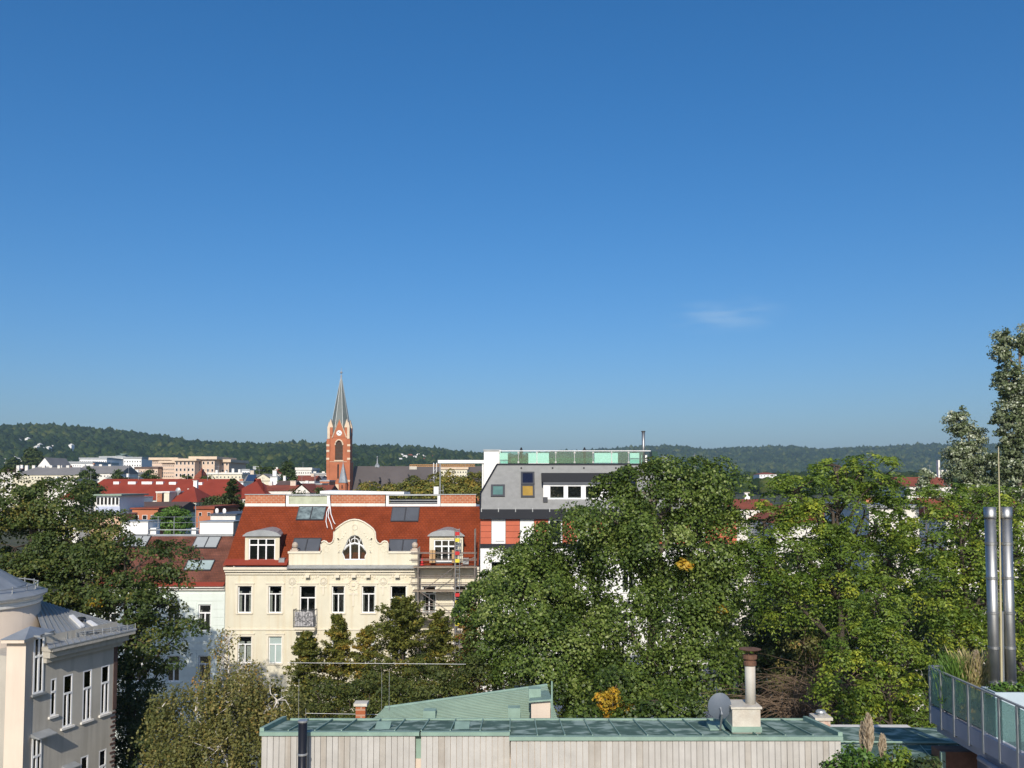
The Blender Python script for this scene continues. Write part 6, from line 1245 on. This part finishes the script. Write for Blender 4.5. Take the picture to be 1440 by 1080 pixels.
tree('ailanthus_tree', 'younger ailanthus with yellow leaf tips left of the terrace railing', 'tree', 1255, 36, [(1235, 850, 38), (1265, 885, 32), (1195, 895, 30), (1225, 940, 30), (1190, 955, 34), (1265, 975, 36), (1280, 925, 22), (1240, 1010, 32), (1290, 1010, 28), (1175, 990, 26)], 'frond', M['leaf_ailanthus'], M['darkbark'], 73, tr=.16, cr=.62, dens=1.1, fr=9, pairs=5, FL=.7, W=.11, L=.2, tint=.58, ntip=60, tw=.022)
tree('ailanthus_tree', 'shaded green ailanthus low behind the bare shrub', 'tree', 1120, 52, [(1090, 880, 44), (1150, 880, 40), (1050, 900, 24), (1120, 930, 44), (1200, 900, 46), (1290, 870, 40), (1240, 960, 50), (1310, 940, 40)], 'broad', M['leaf_dark'], M['darkbark'], 74, tr=.2, cr=.6, dens=.8, per=55, L=.2, W=.12, tint=.6, ntip=60)
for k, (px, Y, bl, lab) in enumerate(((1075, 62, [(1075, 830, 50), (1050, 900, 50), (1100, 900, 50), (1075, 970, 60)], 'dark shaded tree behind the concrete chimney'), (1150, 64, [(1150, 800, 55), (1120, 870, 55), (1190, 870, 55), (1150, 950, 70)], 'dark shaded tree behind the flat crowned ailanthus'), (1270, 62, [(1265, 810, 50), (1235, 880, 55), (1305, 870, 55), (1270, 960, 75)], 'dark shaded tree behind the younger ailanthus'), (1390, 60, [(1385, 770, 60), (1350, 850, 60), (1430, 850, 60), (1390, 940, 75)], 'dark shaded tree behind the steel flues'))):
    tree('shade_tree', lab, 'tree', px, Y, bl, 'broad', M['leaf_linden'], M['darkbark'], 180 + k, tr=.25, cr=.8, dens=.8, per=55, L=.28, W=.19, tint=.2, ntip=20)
def twiggy(label, px, py, Y, n, spread, seed, h=2.2):
    rng = np.random.default_rng(seed); c = at(px, py, Y); b = MB(); t = thing('bare_shrub', label, 'shrub', c)
    for k in range(n):
        a = rng.random() * 6.283; l = spread * (.4 + .6 * rng.random()); p = Vector((c.x + rng.normal() * .5, c.y + rng.normal() * .4, c.z)); pts = [p]
        d = Vector((math.cos(a) * .6, math.sin(a) * .4, 1.0)) 
        for i in range(6): d = (d + Vector((math.cos(a) * .35, math.sin(a) * .25, -.22)) + Vector(rng.normal(size=3)) * .16).normalized(); p = p + d * (l / 5); pts.append(p)
        b.tube(pts, .022, .006, 3, False)
    b.build('branches', M['twig'], t); return t
twiggy('tangle of bare brown twigs right of the concrete chimney', 1125, 1010, 40, 150, 4.2, 91)
twiggy('thin bare twigs above the lower copper roof', 1165, 985, 42, 120, 4.0, 92)
tree('leafy_shrub', 'sparse olive brown shrub among the bare twigs', 'shrub', 1135, 44, [(1130, 905, 32), (1145, 940, 28), (1105, 955, 26), (1130, 985, 26)], 'broad', M['leaf_birch'], M['twig'], 93, tr=.07, cr=.4, dens=.6, per=36, L=.13, W=.08, tint=.4, ntip=60)
# silver poplars
tree('silver_poplar', 'tall silver leaved poplar cut by the right picture edge', 'tree', 1432, 76, [(1410, 488, 17, 0, 1.6), (1441, 478, 14, 0, 1.8), (1418, 535, 22, 0, 1.8), (1445, 550, 28, 0, 1.6), (1424, 595, 26, 0, 1.6), (1450, 640, 34, 0, 1.3), (1418, 650, 24, 0, 1.4), (1432, 705, 34), (1398, 592, 7, 0, 1.6), (1402, 700, 24)], 'broad', M['leaf_silver'], M['bark'], 101, tr=.4, cr=.5, dens=1.15, per=44, L=.22, W=.16, up=.2, tint=.52, tvar=.18)
tree('silver_poplar', 'shorter silver leaved poplar with rounded top', 'tree', 1362, 78, [(1350, 592, 22), (1362, 615, 24), (1345, 635, 20), (1372, 645, 24), (1350, 668, 26), (1385, 680, 26), (1360, 700, 28), (1392, 650, 12)], 'broad', M['leaf_silver'], M['bark'], 102, tr=.3, cr=.45, dens=.95, per=40, L=.2, W=.15, up=.2, tint=.64, tvar=.18)
tree('silver_poplar', 'small silvery treetop beside white chimney pipes', 'tree', 1303, 74, [(1303, 668, 10), (1298, 685, 14), (1312, 690, 12)], 'broad', M['leaf_silver'], M['bark'], 103, tr=.12, cr=.35, dens=.8, per=30, L=.2, W=.15, up=.2, tint=.58, tvar=.14, ntip=20)
# trees among the houses behind
def mid(name, label, px, Y, bl, mt, seed, **kw):
    d = dict(tr=.2, cr=.7, dens=1.0, per=40, L=.3, W=.22, ntip=16, flat=.5); d.update(kw); tree(name, label, 'tree', px, Y, bl, 'broad', M[mt], M['darkbark'], seed, **d)
mid('round_tree', 'round bright green tree behind the mint house roof', 242, 95, [(242, 726, 18), (226, 732, 15), (260, 730, 15), (242, 742, 20)], 'leaf_green', 111, L=.22, W=.16, cr=.5, tint=.55)
mid('cedar_tree', 'wide dark cedar in front of the red roofs', 312, 110, [(300, 705, 14, 0, .6), (322, 703, 16, 0, .6), (290, 712, 10, 0, .6), (335, 710, 12, 0, .6), (322, 690, 8), (312, 714, 16, 0, .6)], 'leaf_dark', 112, cr=.55, tint=.6)
cone_tree('slim dark spruce tip before the red hipped roof', 327, 676, 712, 12, 109, 'leaf_dark', 113, n_br=70, per=50, L=.3, W=.14, tint=.5)
mid('leafy_tree', 'dark tree at the left end of the long red roof', 126, 150, [(126, 682, 12), (118, 694, 12), (136, 692, 11), (128, 700, 14)], 'leaf_linden', 114, tint=.25, cr=.8, L=.4, W=.28)
for k, (px, py, r, lab) in enumerate(((125, 664, 9, 'rounded tree in front of the grey slate roof'), (168, 668, 8, 'bare topped tree before the white complex'), (210, 668, 9, 'conifer tuft left of the pink building'), (262, 675, 9, 'little tree below the pink building windows'), (290, 676, 8, 'dark bush beside the red turret roof'), (305, 677, 6, 'small dark bush under the cream house'))):
    mid('city_tree', lab, px, 230, [(px, py, r), (px - r * .7, py + 4, r * .7), (px + r * .7, py + 4, r * .7)], 'leaf_linden', 120 + k, tint=.25, cr=.9, L=.5, W=.35, per=30)
for k, (px, py, r, Y, lab) in enumerate(((404, 655, 9, 250, 'tall dark tree between red roofs left of tower'), (405, 672, 11, 240, 'lower part tree between red roofs left of tower'), (368, 663, 9, 300, 'olive treetop above the solar panel house'), (380, 662, 8, 310, 'olive treetop beside the dark red roof'), (420, 695, 10, 160, 'dark treetop just above the left brick parapet'), (448, 694, 11, 160, 'dark treetop beside the tower foot'), (46, 640, 12, 500, 'tall green poplar-like tree by the white church hall'), (20, 655, 12, 480, 'dark tree at the left edge by the grey roof'))):
    mid('city_tree', lab, px, Y, [(px, py, r), (px - r * .5, py + r * .6, r * .8), (px + r * .5, py + r * .6, r * .8)], 'leaf_linden', 130 + k, tint=.25, cr=.9, L=Y / 480, W=Y / 680, per=30)
for k, (px, py, r, lab) in enumerate(((520, 690, 14, 'sunny olive treetop right of the church tower'), (548, 692, 14, 'second olive treetop before the church roof'), (580, 686, 16, 'rounded olive treetop before the church roof'), (610, 680, 16, 'olive treetop beside the steel mast'), (638, 678, 18, 'highest olive treetop under the white beam'), (668, 682, 18, 'olive treetop touching the white stair core'))):
    mid('park_tree', lab, px, 112, [(px, py, r), (px - r * .8, py + 6, r * .8), (px + r * .8, py + 6, r * .8), (px, py + 14, r)], 'leaf_olive', 140 + k, tint=.62, cr=.7, L=.24, W=.17, tr=.25, dens=1.3, per=70, bough=True)
# ------------------------------------------------------------------ terrace plants
def grass(label, px, py, Y, n, h, seed, mt='leaf_grass', sp=.35, base=None):
    rng = np.random.default_rng(seed); c = np.array(at(px, py, Y)); 
    if base is not None: c[2] = base
    t = thing('ornamental_grass', label, 'grass', c); Cs, Us, Vs, Ls, Ts = [], [], [], [], []
    a = rng.random(n) * 6.283; ln = h * (.5 + .6 * rng.random(n)); o = rng.normal(size=(n, 3)) * np.array([.14, .14, 0]); d = np.stack([np.cos(a) * sp, np.sin(a) * sp, np.ones(n)], 1); tt = rng.random(n)
    prev = c + o
    for k in range(5):
        d2 = norm(d + np.stack([np.cos(a), np.sin(a), -.8 * np.ones(n)], 1) * (.07 * k) + rng.normal(size=(n, 3)) * .05); nx = prev + d2 * (ln / 5)[:, None]; Cs.append((prev + nx) / 2); Us.append(d2); Vs.append(norm(np.cross(d2, rng.normal(size=(n, 3))))); Ls.append(ln / 5 * 1.1); Ts.append(tt + .1 * k); prev = nx
    quad_mesh('blades', leaf_uv(np.concatenate(Cs), np.concatenate(Us), np.concatenate(Vs), np.concatenate(Ls), .028), np.concatenate(Ts), M[mt], t); return t
grass('green reed grass at the far end of the terrace', 1346, 965, 24.2, 420, 1.3, 151, mt='leaf_green', sp=.08, base=zf + .45)
grass('straw coloured ornamental grass beside the flue pipes', 1370, 965, 24.1, 420, 1.45, 152, sp=.12, base=zf + .45)
def plume(label, px, py0, py1, Y, seed, mt='plume', w=.10):
    rng = np.random.default_rng(seed); b0, t0 = np.array(at(px, py1, Y)), np.array(at(px, py0, Y)); n = 700; s = rng.random(n); wd = w * np.sin(np.pi * np.clip(s * .92 + .06, 0, 1)) ** .7
    t = thing('pampas_plume', label, 'plume', b0); a = rng.random(n) * 6.283; C = b0 + (t0 - b0) * s[:, None] + np.stack([np.cos(a), np.sin(a), np.zeros(n)], 1) * (wd * rng.random(n) ** .5)[:, None]; U = norm(np.stack([np.cos(a) * .35, np.sin(a) * .35, np.ones(n)], 1)); V_ = norm(np.cross(U, rng.normal(size=(n, 3))))
    quad_mesh('feathers', leaf_uv(C, U, V_, .10, .022), rng.random(n), M[mt], t); q = Vector(b0); MB().tube([q + Vector((.05, 0, -1.3)), q, Vector(t0)], .012, .005, 5).build('stalk', M['twig'], t)
plume('taller pampas grass plume rising from the shrubs', 1221, 1006, 1058, 13, 161, w=.075); plume('side spike of the taller pampas plume', 1213, 1018, 1056, 13.1, 162, w=.04); plume('shorter pampas grass plume right of the taller one', 1241, 1035, 1066, 13, 163, w=.05)
plume('purple feathery seed head between the terrace grasses', 1373, 915, 955, 23.9, 164, w=.12)
def bush(name, label, bl, Y, mt, seed, base, **kw):
    rng = np.random.default_rng(seed); b_ = px_blobs(bl, Y); c = at(bl[0][0], bl[0][1], Y); t = thing(name, label, 'shrub', (c.x, Y, base)); d = dict(cr=.16, dens=1.0, per=36, L=.075, W=.04); d.update(kw); P = crown_broad(t, b_, M[mt], rng, **d)
    b = MB()
    for i in rng.choice(len(P), min(30, len(P)), replace=False): b.tube([(c.x + rng.normal() * .05, Y, base), Vector((c.x, Y, base)).lerp(Vector(P[i]), .5), P[i]], .014, .004, 4, False)
    b.build('stems', M['twig'], t)
pz = 16.9
bush('terrace_shrub', 'light green shrub with pampas plumes at the bottom right', [(1205, 1070, 24), (1190, 1090, 26), (1235, 1085, 22)], 13, 'leaf_green', 171, pz, tint=.6)
bush('terrace_shrub', 'yellow green shrub right of the pampas plumes', [(1258, 1072, 22), (1275, 1085, 20), (1245, 1092, 20)], 12.6, 'leaf_ailanthus', 172, pz, tint=.6)
bush('terrace_shrub', 'dark leaved shrub at the right end of the shrubs', [(1300, 1076, 18), (1290, 1090, 20)], 12.4, 'leaf_dark', 173, pz, tint=.5)
bush('terrace_shrub', 'wispy dark shrub at the left end of the shrubs', [(1172, 1078, 13), (1180, 1090, 16)], 13.2, 'leaf_dark', 174, pz, tint=.8, dens=.6)
t = thing('planter', 'long planter holding the shrubs and pampas grass', 'planter', (5.1, 13, 16.2)); MB().box(4.3, 6.1, 12.2, 13.5, 16.2, 16.88).build('trough', M['anthra'], t); 
tag(MB().box(3.8, 9, 2, 13.9, 15.9, 16.198).build('lower_terrace_floor', M['paving']), 'paved lower terrace floor', kind='structure')
bush('terrace_plant', 'leafy green plants in the pale blue planter', [(1405, 970, 12), (1425, 974, 14), (1445, 980, 18), (1395, 973, 8)], 22.5, 'leaf_green', 175, PLZ - .06, cr=.22, tint=.45, L=.12, W=.06)
bush('terrace_plant', 'orange flowering plant behind the frosted railing glass', [(1367, 992, 7), (1366, 1000, 7)], 23.4, 'leaf_yellow', 176, zf + .4, cr=.2, tint=.8, L=.1, W=.07)
bush('terrace_plant', 'low green plants behind the first railing panels', [(1345, 985, 8), (1338, 982, 7), (1352, 990, 8)], 24.2, 'leaf_green', 177, zf + .4, cr=.2, tint=.3, L=.1, W=.06)
# ================================================================== haze
hz = MB().box(-3350, 3350, -55, 4850, -1.2, 235).build('haze', bpy.data.materials.new('haze')); tag(hz, 'thin blue haze over the city and hills', kind='stuff')
hm = hz.data.materials[0]; hm.use_nodes = True; nt = hm.node_tree; nt.nodes.remove(nt.nodes['Principled BSDF'])
pv = nt.nodes.new('ShaderNodeVolumePrincipled'); pv.inputs['Color'].default_value = (.54, .77, 1.0, 1); pv.inputs['Density'].default_value = .000095; pv.inputs['Anisotropy'].default_value = 0.0
nt.links.new(pv.outputs[0], nt.nodes['Material Output'].inputs['Volume'])
